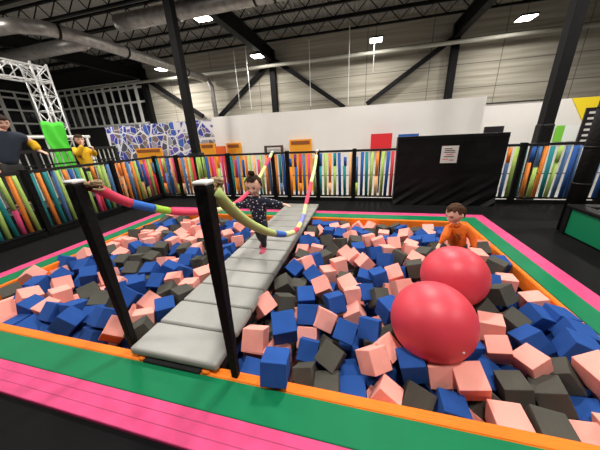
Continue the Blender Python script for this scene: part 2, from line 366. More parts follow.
obj('side_post', B((-.44, 0, 0), (-.34, .1, 2.0)), 'brown', t); obj('side_post', B((.34, 0, 0), (.44, .1, 2.0)), 'brown', t); obj('top_rail', B((-.44, 0, 2.0), (.44, .1, 2.08)), 'brown', t)
t = empty('sign_board', (.68, 10.6, LOW), 'bright red rectangular sign left of the black padded mat', 'sign')
obj('sign_panel', B((-.4, 0, 1.7), (.4, .06, 2.36)), 'red_sign', t); obj('sign_post', B((-.03, .02, 0), (.03, .05, 1.7)), 'black_metal', t)
t = empty('display_screen', (4.35, 10.3, LOW), 'black tilted screen above the top right corner of the black mat', 'screen')
bm = bmesh.new(); box(bm, (-.3, -.03, 2.05), (.28, .03, 2.42)); obj('screen_panel', bm, 'board_black', t, bev=.01); obj('pole', B((-.03, 0, 0), (.03, .05, 2.06)), 'black_metal', t)
t = empty('display_screen', (1.65, 10.5, LOW), 'low dark blue screen just above the top left of the black mat', 'screen')
obj('screen_panel', B((-.36, -.03, 1.9), (.36, .03, 2.3)), 'f_blue', t); obj('pole', B((-.03, 0, 0), (.03, .05, 1.9)), 'black_metal', t)
# yellow painted shape, screen with green stripe, menu board
bm = bmesh.new(); a = [(7.95, 2.42), (8.72, 1.2), (13.9, 1.2), (13.9, 2.42)]
vs = [bm.verts.new((x, y, z)) for y in (12.96, 13.0) for x, z in a]
bm.faces.new(vs[:4]); bm.faces.new(vs[4:][::-1])
for i in range(4): bm.faces.new((vs[i], vs[(i + 1) % 4], vs[4 + (i + 1) % 4], vs[4 + i]))
tag(obj('wall_panel', bm, 'yellow'), 'slanted yellow panel on the white wall at the far right', 'panel')
t = empty('notice_screen', (8.1, 12.9, LOW), 'small white screen with a green stripe, right of the padded column', 'screen')
obj('screen_panel', B((-.15, 0, 1.7), (.32, .05, 2.32)), 'screen_white', t); obj('side_stripe', B((-.42, 0, 1.7), (-.15, .05, 2.32)), 'screen_green', t); obj('stand', B((-.03, 0, 0), (.03, .05, 1.7)), 'frame_white', t)
t = empty('menu_board', (6.45, 9.2, LOW), 'black menu board with pale lines of text at the right edge', 'menu board')
obj('board_panel', B((-.4, 0, 1.75), (.5, .05, 2.78)), 'board_black', t); obj('header', B((-.05, -.01, 2.68), (.5, 0, 2.78)), 'red_sign', t)
for k in range(6): obj('text_line', B((-.33, -.012, 2.62 - k * .15), (.4 - .07 * (k % 3), 0, 2.68 - k * .15)), 'paper', t)
obj('leg', B((-.03, 0, 0), (.03, .05, 1.75)), 'black_metal', t)

# ------------------------------------------------------------------ noodle fences
fk = list(FC)
wts = dict(red=2, orange=4, blue=5, teal=3, lime=6, pink=2, purple=1, steel=3, peach=2)
pool = [k for k in fk for _ in range(wts[k])]
_nm = {}
def noodle_mesh(L, col):
    key = (round(L, 2), col)
    if key not in _nm:
        bm = bmesh.new(); tube(bm, [(0, 0, 0), (0, 0, L)], .035, 10)
        me = bpy.data.meshes.new('pool_noodle'); bmesh.ops.recalc_face_normals(bm, faces=bm.faces); bm.to_mesh(me); bm.free(); me.materials.append(M['f_' + col])
        for p in me.polygons: p.use_smooth = len(p.vertices) == 4
        _nm[key] = me
    return _nm[key]
def fence(a, b, label, post=True, end_post=False, top=1.15, bot=.1, spacing=.104, sub=0):
    a = Vector((*a, 0)); b = Vector((*b, 0)); L = (b - a).length; ang = math.atan2(b.y - a.y, b.x - a.x)
    t = empty('noodle_fence', (a.x, a.y, -.035), label, 'fence', 'noodle fence panels', ang)
    obj('top_rail', B((0, -.02, top), (L, .02, top + .05)), 'black_metal', t)
    obj('bottom_rail', B((0, -.02, bot), (L, .02, bot + .035)), 'black_metal', t)
    obj('kick_pad', B((0, -.05, 0), (L, .0, bot - .02)), 'black_vinyl', t)
    obj('middle_wire', B((0, -.008, .61), (L, .008, .625)), 'black_metal', t)
    if post: obj('post', B((-.045, -.06, 0), (.045, .06, top + .07)), 'black_wrap', t, bev=.01)
    if end_post: obj('post', B((L - .045, -.06, 0), (L + .045, .06, top + .07)), 'black_wrap', t, bev=.01)
    n = int((L - .14) / spacing); sp = (L - .14) / max(n, 1)
    prev = ''
    for i in range(n + 1):
        c = random.choice([q for q in pool if q != prev]); prev = c
        x = .07 + sp * i + random.uniform(-.012, .012)
        H = top - bot - .035
        if random.random() < .55: segs = [(0, H - .02)]
        else:
            h = random.choice((.3, .45, .6, .7)); segs = [(0, h), (h, H - .02 - random.choice((0, 0, .1)))]
        for j, (s0, s1) in enumerate(segs):
            o = bpy.data.objects.new('pool_noodle', noodle_mesh(round((s1 - s0) / .05) * .05, c if j == 0 else random.choice(pool)))
            C.objects.link(o); o.parent = t; o.location = (x, random.choice((-.01, .01)), bot + .037 + s0); o.rotation_euler = (0, random.uniform(-.03, .03), 0)
FX = -5.77; FY = 5.9
for a, b, lab in (((FX, 1.45), (FX, 2.95), 'noodle fence panel at the far left edge, in front of the man in navy'),
                  ((FX, 3.0), (FX, 4.55), 'noodle fence panel on the left side, in front of the green banner'),
                  ((FX, 4.6), (FX, 5.85), 'last noodle fence panel of the left side before the corner'),
                  ((FX, FY), (-5.05, FY), 'short noodle fence panel in the back left corner'),
                  ((-5.03, FY), (-3.45, FY), 'noodle fence panel below the left black column'),
                  ((-3.43, FY), (-2.2, FY), 'noodle fence panel behind the little girl, left of the rope ends'),
                  ((-2.18, FY), (-1.83, FY), 'very narrow noodle fence panel beside the left rope end'),
                  ((-1.81, FY), (-1.07, FY), 'noodle fence panel just behind the far end of the walkway'),
                  ((-1.05, FY), (-.21, FY), 'noodle fence panel right of the right rope end'),
                  ((-.19, FY), (.72, FY), 'noodle fence panel touching the left side of the black mat'),
                  ((2.3, FY), (3.04, FY), 'noodle fence panel touching the right side of the black mat'),
                  ((3.06, FY), (4.5, FY), 'noodle fence panel in front of the padded column base'),
                  ((4.52, FY), (5.9, FY), 'noodle fence panel at the far right behind the green box')):
    fence(a, b, lab, end_post=(lab.startswith('noodle fence panel at the far right')))

# black padded mat standing against the fence, with a paper notice
t = empty('crash_mat', (1.68, 5.6, -.035), 'big black vinyl mat standing upright against the fence with a notice', 'mat')
bm = bmesh.new(); vs = box(bm, (-.99, 0, 0), (.97, .2, 1.43)); bmesh.ops.subdivide_edges(bm, edges=bm.edges, cuts=14, use_grid_fill=True)
for v in bm.verts:
    if v.co.y < .01:
        k = max(0, 1 - v.co.z / .62)
        v.co.y += -.03 * k * math.sin((v.co.x * 1.0 - v.co.z * 1.6) * 17) * (.4 + .6 * abs(v.co.x)) + .01 * noise.noise(v.co * 4)
obj('mat_cover', bm, 'black_vinyl', t, smooth=False, bev=.0)
obj('top_flap', B((-.99, -.012, 1.36), (.97, .0, 1.375)), 'black_wrap', t)
t = empty('paper_notice', (1.67, 5.565, .86), 'white paper notice with printed text on the black mat', 'notice')
obj('sheet', B((-.15, .0, 0), (.15, .004, .33)), 'paper', t)
for z, w_, x_, m_ in ((.27, .07, -.03, 'ink'), (.235, .09, 0, 'ink'), (.2, .1, 0, 'ink'), (.16, .06, 0, 'ink_red'), (.12, .09, 0, 'ink'), (.07, .05, -.06, 'ink_red'), (.05, .04, .05, 'ink')):
    obj('text_line', B((x_ - w_, -.003, z), (x_ + w_, .0, z + .014)), m_, t)

# ------------------------------------------------------------------ deck, rail and people at the left
struct(obj('trim_4', B((-11.5, -3, LOW), (-6.1, 7.2, .4)), 'dark_wall'))
t = empty('guard_rail', (-6.95, 2.4, .4), 'black guard rail with white lattice behind the left noodle fence', 'rail')
bm = bmesh.new(); box(bm, (-.03, -2, 1.03), (.03, 3.4, 1.1)); obj('hand_rail', bm, 'black_metal', t)
bm = bmesh.new(); y = -1.9
while y < 3.3: box(bm, (-.012, y, 0), (.012, y + .018, 1.03)); y += .13
obj('baluster', bm, 'frame_white', t)
bm = bmesh.new(); box(bm, (-.02, -2, .75), (.02, 3.4, .78)); obj('lower_rail', bm, 'black_metal', t)
for y in (-1.2, .5, 1.5, 2.35, 3.4): obj('post', B((-.04, y - .04, 0), (.04, y + .04, 1.05)), 'black_metal', t)
t = empty('barrier_beam', (-9.5, 5.5, 1.6), 'long white horizontal tube behind the green banner', 'tube')
obj('tube_bar', tube(bmesh.new(), [(0, -1.4, .25), (0, 1.6, .25)], .045, 12), 'frame_white', t, smooth=True)
for y in (-1.3, .3, 1.5): obj('stand', B((-.03, y - .03, -1.2), (.03, y + .03, .22)), 'frame_white', t)
# banner
bm = bmesh.new(); nx, nz = 10, 16; g = {}
for i in range(nx + 1):
    for j in range(nz + 1): g[i, j] = bm.verts.new((.03 * math.sin(i * 1.1 + j * .7), .5 * i / nx + .02 * math.sin(j * .9), 1.75 * j / nz + .02 * math.sin(i)))
for i in range(nx):
    for j in range(nz): bm.faces.new((g[i, j], g[i + 1, j], g[i + 1, j + 1], g[i, j + 1]))
o = obj('cloth_banner', bm, 'green_cloth', smooth=True); o.location = (-8, 4.88, .41); s_ = o.modifiers.new('s', 'SOLIDIFY'); s_.thickness = .012
tag(o, 'bright green cloth banner hanging below the white truss', 'banner')
# box truss arch
t = empty('lighting_truss', (-10, 6.5, .4), 'white aluminium box truss arch at the upper left', 'truss')
def boxtruss(a, b, s, name, up):
    a = Vector(a); b = Vector(b); dd = (b - a).normalized(); u = Vector(up).normalized(); v = dd.cross(u)
    cs = [(u * i + v * j) * s / 2 for i, j in ((-1, -1), (1, -1), (1, 1), (-1, 1))]
    bm = bmesh.new()
    for c in cs: tube(bm, [a + c, b + c], .027, 8)
    L = (b - a).length; n = int(L / s)
    for k in range(n):
        p = a + dd * (L * k / n); q = a + dd * (L * (k + 1) / n)
        for i in range(4):
            c0, c1 = cs[i], cs[(i + 1) % 4]
            tube(bm, [p + c0, p + c1], .014, 6); tube(bm, [p + (c0 if k % 2 else c1), q + (c1 if k % 2 else c0)], .014, 6)
    obj(name, bm, 'truss', t, smooth=True)
boxtruss((0, 0, 0), (0, 0, 3.6), .42, 'upright', (1, 0, 0)); boxtruss((0, .21, 3.3), (0, -6.5, 3.3), .42, 'cross_beam', (1, 0, 0)); boxtruss((0, -6.3, 0), (0, -6.3, 3.1), .42, 'upright', (1, 0, 0))

# ------------------------------------------------------------------ pit rim pads (four mitred sides, three coloured strips each)
R3 = [OUT, (-4.395, 1.985, .785, 4.715), (-4.17, 1.78, .99, 4.43 + .04), PIT]
def cor(R_, k): x0, x1, y0, y1 = R_; return [(x0, y0), (x1, y0), (x1, y1), (x0, y1)][k]
for k, (side, lab) in enumerate((('near', 'striped padded border along the near edge of the foam pit'), ('right', 'striped padded border along the right edge of the pit beside open black floor'),
                               ('far', 'striped padded border along the far edge of the pit below the black mat'), ('left', 'striped padded border along the left edge of the pit below the side fence'))):
    t = empty('pit_border', (*cor(OUT, k), -.035), lab, 'padded border', 'padded borders of the pit'); o = t.location
    for i, (nm2, m_) in enumerate((('pink_strip', 'pad_pink'), ('green_strip', 'pad_green'))):
        a, b, c, e = cor(R3[i], k), cor(R3[i], (k + 1) % 4), cor(R3[i + 1], (k + 1) % 4), cor(R3[i + 1], k)
        bm = bmesh.new(); prism(bm, [(p[0] - o.x, p[1] - o.y) for p in (a, b, c, e)], 0, .035 if i else .033)
        obj(nm2, bm, m_, t, bev=.006)['label'] = '%s vinyl strip of the %s side' % (nm2[:-6], side)
    a, b, c, e = cor(R3[2], k), cor(R3[2], (k + 1) % 4), cor(R3[3], (k + 1) % 4), cor(R3[3], k)
    bm = bmesh.new(); prism(bm, [(p[0] - o.x, p[1] - o.y) for p in (a, b, c, e)], -.15, .035)
    obj('orange_edge', bm, 'pad_orange', t, bev=.02, seg=3)['label'] = 'orange stitched edge of the %s side' % side
    if k == 0:
        for y in (.062, .125): obj('seam', B((.05, y - .002, .033), (6.68, y + .002, .0345)), 'seam', t)

# ------------------------------------------------------------------ walkway
t = empty('padded_walkway', (-1.263, 1.0, 0), 'grey padded plank walkway crossing the foam pit', 'walkway')
for k in range(14):
    y = .0 + k * .292
    bm = bmesh.new(); box(bm, (-.365, y + .004, .025), (.365, y + .288, .09)); obj('pad_segment', bm, 'grey_vinyl', t, bev=.022, seg=3)
obj('front_gap_shade', B((-.235, -.018, .001), (.235, .02, .022)), 'pit', t)  # black slab stands in for the shaded gap under the first pad
obj('support_board', B((-.33, .1, -.09), (.33, 3.4, .023)), 'pit', t)
for s in (-1, 1):
    bm = bmesh.new(); box(bm, (s * .3 - .035, .03, -.004), (s * .3 + .035, .12, .0)); 
    bm.free(); bm = bmesh.new(); ellipsoid(bm, (s * .27, .04, .005), .045, .05, .022); obj('foot', bm, 'pad_orange', t, smooth=True)

# four handrail posts: two wrapped posts near, rope ends tied to the fence behind
def post(x, y, h, label, lean):
    t = empty('rope_post', (x, y, .0), label, 'post', 'rope posts')
    bm = bmesh.new(); n = 14; rings = []
    for i in range(n + 1):
        q = i / n; w_ = .022 + .015 * q ** .8; z = h * q
        rings.append([bm.verts.new((lean * q + sx * w_ + .004 * noise.noise(Vector((sx * 3, sy * 3, z * 9))), sy * w_ + .004 * noise.noise(Vector((sx * 3 + 7, sy * 3, z * 11))), z)) for sx, sy in ((-1, -1), (1, -1), (1, 1), (-1, 1))])
    for a, b in zip(rings, rings[1:]):
        for k in range(4): bm.faces.new((a[k], a[(k + 1) % 4], b[(k + 1) % 4], b[k]))
    bm.faces.new(rings[0][::-1]); bm.faces.new(rings[-1])
    obj('wrapped_shaft', bm, 'black_wrap', t, bev=.008)
    bm = bmesh.new(); box(bm, (-.04 + lean, -.04, h), (.04 + lean, .04, h + .022)); obj('post_cap', bm, 'cream', t, bev=.01, seg=3)
    return t
post(-1.668, 1.075, 1.30, 'black wrapped post with white cap at the near left corner of walkway', 0)
post(-.775, 1.03, 1.30, 'black wrapped post with white cap at the near right corner of walkway', .022)

def plane_pt(px, a, b):        # point of the vertical plane through a and b seen at a pixel
    a = Vector(a); b = Vector(b); n = Vector((b.y - a.y, a.x - b.x, 0)); v = ray(*px); s = n.dot(a - CAM) / n.dot(v); return CAM + v * s
def seen(p): v = p - CAM; return Vector((r.dot(v) / f.dot(v) * F + 300, d.dot(v) / f.dot(v) * F + 225))
def smoothpath(P, n=10):
    out = []; P = [P[0]] + P + [P[-1]]
    for i in range(1, len(P) - 2):
        for j in range(n):
            q = j / n; a, b, c, e = P[i - 1:i + 3]
            out.append(.5 * ((2 * b) + (c - a) * q + (2 * a - 5 * b + 4 * c - e) * q * q + (3 * b - a - 3 * c + e) * q ** 3))
    return out + [P[-2]]
def handrail(a, b, pix, segs, label, knot):
    P = [Vector(a)] + [plane_pt(p, a, b) for p in pix] + [Vector(b)]
    S = smoothpath(P); L = [0]
    for u, v in zip(S, S[1:]): L.append(L[-1] + (v - u).length)
    T = L[-1]
    t = empty('rope_handrail', a, label, 'rope handrail'); o = Vector(a)
    obj('rope', tube(bmesh.new(), [p - o for p in S], .014, 8), 'rope', t, smooth=True)
    def pos(s):
        for i in range(len(L) - 1):
            if L[i + 1] >= s: return S[i].lerp(S[i + 1], (s - L[i]) / max(1e-6, L[i + 1] - L[i]))
        return S[-1]
    def fr(px):           # place along the rope where a colour changes
        best = min(range(len(S)), key=lambda i: (seen(S[i]) - Vector(px)).length); return L[best] / T
    segs = [(fr(u), fr(v), c_) for u, v, c_ in zip(segs[0::2], segs[2::2], segs[1::2])]
    for s0, s1, col in segs:
        m = max(3, int((s1 - s0) * T / .05)); pts = [pos(T * (s0 + (s1 - s0) * i / m)) - o for i in range(m + 1)]
        ob = obj('foam_tube', tube(bmesh.new(), pts, .0335, 16), 'noodle_' + col, t, smooth=True); ob['label'] = col + ' foam tube'
    # knot
    bm = bmesh.new(); kp = []
    for i in range(64):
        an = i * .42; kp.append((Vector((.034 * math.cos(an) * (1 + .2 * math.sin(i)), .03 * math.sin(an), .012 * math.sin(an * .37) * 3))) * .72 + Vector(knot) )
    tube(bm, kp, .0085, 8); obj('knot', bm, 'rope', t, smooth=True)
    bm = bmesh.new(); tube(bm, [Vector((.0, 0, .01)), Vector(knot)], .013, 8); obj('rope_end', bm, 'rope', t, smooth=True)
    bm = bmesh.new(); ellipsoid(bm, Vector(b) - o, .045, .045, .03, 10, 8); obj('tie', bm, 'cream', t, smooth=True)
    return [pos(T * q) for q in (.2, .5)]
a = (-1.63, 1.10, 1.285); b = (-2.16, 5.82, 1.17)
handrail(a, b, [(95, 187), (112, 196), (130, 203), (153, 208), (178, 212), (200, 212), (222, 209), (240, 200), (255, 184), (265, 167)],
         [(90, 184), 'pink', (130, 203), 'blue', (153, 208), 'lime', (168, 211), 'pink', (214, 210), 'pale', (232, 204), 'pink', (254, 186), 'yellow', (265, 167), 'pink', (269, 159), 'pale', (272, 154)], 'sagging rope handrail with pink, blue and lime foam tubes, left of walkway', (.05, .035, -.01))
a = (-.725, 1.06, 1.28); b = (-1.05, 5.82, 1.17)
handrail(a, b, [(222, 200), (240, 217), (256, 227), (272, 233), (288, 234), (297, 229), (303, 217), (307, 200), (311, 183), (315, 166)],
         [(214, 190), 'green', (274, 233), 'blue', (284, 234), 'pale', (293, 232), 'pink', (297, 229), 'yellow', (300, 223), 'lilac', (303, 215), 'pale', (305.5, 206), 'pink', (311, 183), 'pale', (316.5, 156)], 'sagging rope handrail with pale green foam tubes, right of walkway', (.0, .045, .01))

# ------------------------------------------------------------------ balls
for (x, y, z, r_), lab, vd in (((.541, 1.602, .186, .286), 'large red exercise ball nearer the camera, with visible white valve', (.28, -.75, -.6)), ((.882, 2.269, .187, .286), 'large red exercise ball farther back, towards the boy', None)):
    t = empty('exercise_ball', (x, y, z - r_), lab, 'ball', 'red exercise balls')
    bm = bmesh.new(); ellipsoid(bm, (0, 0, r_), r_, r_, r_ * .99, 64, 40)
    obj('ball_skin', bm, 'ball', t, smooth=True)
    if vd:
        p = at_y(463.5, 353, 1.45); c = Vector((x, y, z)); dv = (p - CAM).normalized(); oc = CAM - c; bq = oc.dot(dv); dq = bq * bq - oc.length_squared + r_ * r_
        s = -bq - math.sqrt(max(dq, 0)); n_ = (CAM + dv * s - c).normalized()
        q = n_ * r_ + Vector((0, 0, r_)); obj('valve', tube(bmesh.new(), [q - n_ * .006, q + n_ * .004], .009, 12), 'valve', t, smooth=True)

# ------------------------------------------------------------------ green box with padded post at the right
t = empty('raised_trampoline', (2.9, 3.0, -.035), 'raised trampoline box with dark green side panel at the right edge', 'trampoline')
obj('side_panel', B((.02, -1.6, .03), (.05, 1.12, .38)), 'box_green', t)
bm = bmesh.new(); box(bm, (.05, -1.6, 0), (3.2, 1.2, .36)); obj('frame', bm, 'black_vinyl', t)
bm = bmesh.new(); box(bm, (-.0, -1.6, .385), (.16, 1.22, .44)); box(bm, (.16, 1.06, .385), (3.2, 1.22, .44)); obj('edge_pad', bm, 'black_vinyl', t, bev=.015)
obj('bed', B((.16, -1.6, .38), (3.2, 1.06, .4)), 'bed', t)
obj('corner_trim', B((.0, 1.12, 0), (.06, 1.2, .38)), 'black_vinyl', t)
t = empty('padded_post', (3.06, 4.32, -.035), 'thick black padded post rising from the corner of the green box', 'post')
bm = bmesh.new(); tube(bm, [(0, 0, 0), (0, 0, 2.3)], .1, 16); obj('post_pad', bm, 'black_wrap', t, smooth=True)
for z in (.7, 1.2, 1.7): obj('strap', tube(bmesh.new(), [(0, 0, z), (0, 0, z + .03)], .104, 16), 'black_vinyl', t, smooth=True)

# ------------------------------------------------------------------ people
def skin_mesh(J, E, root, sub=2):
    """skin a joint graph (name: (pos, radius)) and return an evaluated mesh"""
    names = list(J); me = bpy.data.meshes.new('tmp'); me.from_pydata([J[n][0] for n in names], [(names.index(a), names.index(b)) for a, b in E], [])
    o = bpy.data.objects.new('tmp', me); C.objects.link(o)
    o.modifiers.new('skin', 'SKIN').use_smooth_shade = True
    for i, n in enumerate(names):
        s = me.skin_vertices[0].data[i]; rr = J[n][1]; s.radius = (rr, rr) if not isinstance(rr, tuple) else rr; s.use_root = (n == root)
    o.modifiers.new('sub', 'SUBSURF').levels = sub
    dg = bpy.context.evaluated_depsgraph_get(); dg.update(); out = bpy.data.meshes.new_from_object(o.evaluated_get(dg))
    bpy.data.objects.remove(o); return out
def head_bm(bm, mx, s):
    """a child's head: cranium, cheeks, nose, eye hollows, chin and ears; face looks along local -y"""
    tmp = bmesh.new(); bmesh.ops.create_uvsphere(tmp, u_segments=40, v_segments=28, radius=1)
    for v in tmp.verts:
        x, y, z = v.co
        wx = .78 if z > -.1 else .78 - .22 * min(1, (-.1 - z) / .8) ** 1.3
        yy = y * (.92 if y > 0 else .86); px = x * wx; pz = z * (1.0 if z > 0 else 1.06)
        if y < 0:
            for sx in (-1, 1):
                yy += .10 * math.exp(-((px - sx * .3) ** 2 + (pz + .02) ** 2) / .018)      # eye hollow
                yy -= .06 * math.exp(-((px - sx * .36) ** 2 + (pz + .42) ** 2) / .05)      # cheek
            yy -= .17 * math.exp(-(px ** 2 / .012 + (pz + .27) ** 2 / .03))                 # nose
            yy -= .05 * math.exp(-(px ** 2 / .04 + (pz + .6) ** 2 / .008))                  # lips
            yy -= .06 * math.exp(-(px ** 2 / .06 + (pz + .88) ** 2 / .02))                  # chin
        v.co = (px, yy, pz)
    for sx in (-1, 1): ellipsoid(tmp, (sx * .79, .08, -.12), .07, .15, .23, 10, 8)
    tmp.transform(mx @ Matrix.Scale(s, 4)); me = bpy.data.meshes.new('h'); tmp.to_mesh(me); tmp.free(); bm.from_mesh(me)
def hair_bm(mx, s, front, back, side, lift=1.1, seed=0, puff=.05):
    """hair shell over the cranium, leaving the face free"""
    tmp = bmesh.new(); bmesh.ops.create_uvsphere(tmp, u_segments=48, v_segments=32, radius=1)
    kill = []
    for v in tmp.verts:
        x, y, z = v.co
        lim = front if y < -.25 else (side if y < .25 else back)
        if z < lim + .06 * math.sin(x * 9 + seed): kill.append(v)
        n_ = puff * noise.noise(Vector((x * 4, y * 4, z * 2 + seed)))
        v.co = (x * .82 * lift * (1 + n_), y * .95 * lift * (1 + n_) + .02, z * 1.0 * lift * (1 + n_))
    bmesh.ops.delete(tmp, geom=kill, context='VERTS'); 
    r_ = bmesh.ops.solidify(tmp, geom=tmp.faces[:], thickness=.09)
    tmp.transform(mx @ Matrix.Scale(s, 4)); return tmp
def look(pos, yaw, pitch, roll=0):   # yaw: 0 looks to -y, positive turns towards +x ; pitch > 0 looks down
    return Matrix.Translation(pos) @ Matrix.Rotation(yaw, 4, 'Z') @ Matrix.Rotation(roll, 4, 'Y') @ Matrix.Rotation(pitch, 4, 'X')
def hand_joints(J, E, wrist, k, dirv, palmn, s=1.0, curl=.3, side=1):
    """palm and five fingers added to the joint graph from the wrist joint"""
    dv = Vector(dirv).normalized(); n = Vector(palmn); n = (n - dv * n.dot(dv)).normalized(); sd = dv.cross(n) * side
    w = Vector(J[wrist][0]); palm = w + dv * .032 * s; J[k + 'palm'] = (palm, (.019 * s, .0135 * s)); E.append((wrist, k + 'palm'))
    for i, (off, ln) in enumerate(((-.016, .040), (-.005, .046), (.006, .043), (.016, .034))):
        a = w + dv * .05 * s + sd * off * s; b = a + dv * ln * .5 * s - n * ln * .1 * s; c_ = b + (dv * (1 - curl) - n * curl * 1.4).normalized() * ln * .55 * s
        for j, q in enumerate((a, b, c_)): J['%sf%d%d' % (k, i, j)] = (q, (.0066 - .0007 * j) * s)
        E += [(k + 'palm', '%sf%d0' % (k, i)), ('%sf%d0' % (k, i), '%sf%d1' % (k, i)), ('%sf%d1' % (k, i), '%sf%d2' % (k, i))]
    a = w + dv * .018 * s - sd * .02 * s; b = a + (dv * .6 - sd * .8).normalized() * .022 * s - n * .004; c_ = b + (dv * .9 - sd * .2 - n * .3).normalized() * .02 * s
    for j, q in enumerate((a, b, c_)): J['%st%d' % (k, j)] = (q, (.0068 - .0008 * j) * s)
    E += [(k + 'palm', k + 't0'), (k + 't0', k + 't1'), (k + 't1', k + 't2')]
def local(J, o): return {k: (tuple(Vector(v[0]) - o), v[1]) for k, v in J.items()}
def figure(name, base, label, J, E, head, hs, clothes, hair_m, hair_kw, extra=None, remesh=.003):
    t = empty(name, base, label, 'person'); o = Vector(base); LJ = local(J, o)
    hm = Matrix.Translation(-o) @ head
    bm = bmesh.new(); me = skin_mesh(LJ, E, 'pelvis'); bm.from_mesh(me)
    bmesh.ops.holes_fill(bm, edges=[e for e in bm.edges if e.is_boundary], sides=0)      # close the graph ends so the body is solid
    head_bm(bm, hm, hs)
    b = obj('body', bm, 'skin', t, smooth=True); rm = b.modifiers.new('remesh', 'REMESH'); rm.mode = 'VOXEL'; rm.voxel_size = remesh; rm.use_smooth_shade = True
    dg = bpy.context.evaluated_depsgraph_get(); dg.update(); me = bpy.data.meshes.new_from_object(b.evaluated_get(dg)); b.modifiers.clear()
    bm = bmesh.new(); bm.from_mesh(me); left = set(bm.verts); best = set()
    while left:                                  # keep the one continuous outer surface
        st = [left.pop()]; isl = set(st)
        while st:
            for e in st.pop().link_edges:
                for v in e.verts:
                    if v not in isl: isl.add(v); st.append(v); left.discard(v)
        if len(isl) > len(best): best = isl
    bmesh.ops.delete(bm, geom=[v for v in bm.verts if v not in best], context='VERTS')
    me.clear_geometry() if False else None; bm.to_mesh(me); bm.free(); b.data = me
    for p_ in me.polygons: p_.use_smooth = True
    for nm, m_, names, grow, root, ov in clothes:
        JJ = {}
        for n_ in names:
            p, r_ = LJ[n_]; r_ = r_ if isinstance(r_, tuple) else (r_, r_); g_ = ov.get(n_, grow); JJ[n_] = (p, (r_[0] + g_, r_[1] + g_))
        me = skin_mesh(JJ, [e for e in E if e[0] in JJ and e[1] in JJ], root); bm = bmesh.new(); bm.from_mesh(me); bmesh.ops.holes_fill(bm, edges=[e for e in bm.edges if e.is_boundary], sides=0)
        for v in bm.verts: v.co += Vector((noise.noise(v.co * 16), noise.noise(v.co * 16 + Vector((5, 0, 0))), noise.noise(v.co * 14 + Vector((0, 9, 0))))) * .006
        obj(nm, bm, m_, t, smooth=True)
    h = obj('hair', hair_bm(hm, hs, **hair_kw), hair_m, t, smooth=True)
    S_ = Matrix.Scale(hs, 4)
    for sx in (-1, 1):
        bm = bmesh.new(); ellipsoid(bm, (sx * .29, -.735, -.03), .095, .05, .045, 10, 8); bm.transform(hm @ S_); obj('eye', bm, 'eye', t, smooth=True)
        bm = bmesh.new(); tube(bm, [(sx * .16, -.84, .15), (sx * .3, -.82, .19), (sx * .44, -.74, .14)], .022, 6); bm.transform(hm @ S_); obj('eyebrow', bm, hair_m, t, smooth=True)
    bm = bmesh.new(); ellipsoid(bm, (0, -.86, -.6), .17, .045, .04, 12, 8); bm.transform(hm @ S_); obj('mouth', bm, 'lip', t, smooth=True)
    if extra: extra(t, hm, hs, LJ)
    return t

# the little girl on the walkway
GY = 2.72; V = lambda x, y, z: Vector((x, y, z))
J = {'pelvis': (V(-1.25, GY, .47), (.075, .065)), 'waist': (V(-1.255, GY, .56), (.078, .062)), 'chest': (V(-1.26, GY - .005, .70), (.098, .072)), 'neck0': (V(-1.265, GY - .01, .80), .04), 'neck': (V(-1.27, GY - .015, .85), .032),
     'shl': (V(-1.175, GY, .765), .04), 'ell': (V(-1.02, GY - .02, .735), .030), 'wrl': (V(-.90, GY - .05, .745), .0165),
     'shr': (V(-1.345, GY, .765), .04), 'elr': (V(-1.46, GY + .02, .70), .030), 'wrr': (V(-1.58, GY - .0, .715), .0165),
     'hipl': (V(-1.205, GY, .44), .062), 'kneel': (V(-1.225, GY - .03, .265), .043), 'anl': (V(-1.235, GY + .0, .115), .026), 'tol': (V(-1.24, GY - .085, .098), .018),
     'hipr': (V(-1.295, GY, .44), .062), 'kneer': (V(-1.29, GY + .03, .27), .043), 'anr': (V(-1.315, GY + .16, .13), .026), 'tor': (V(-1.31, GY + .08, .105), .018)}
E_ = [('pelvis', 'waist'), ('waist', 'chest'), ('chest', 'neck0'), ('neck0', 'neck'), ('chest', 'shl'), ('shl', 'ell'), ('ell', 'wrl'), ('chest', 'shr'), ('shr', 'elr'), ('elr', 'wrr'),
      ('pelvis', 'hipl'), ('hipl', 'kneel'), ('kneel', 'anl'), ('anl', 'tol'), ('pelvis', 'hipr'), ('hipr', 'kneer'), ('kneer', 'anr'), ('anr', 'tor')]
hand_joints(J, E_, 'wrl', 'l', (1, -.25, -.1), (0, 0, 1), 1.0, .25, 1)
hand_joints(J, E_, 'wrr', 'r', (-1, .05, .15), (0, 0, 1), 1.0, .8, -1)
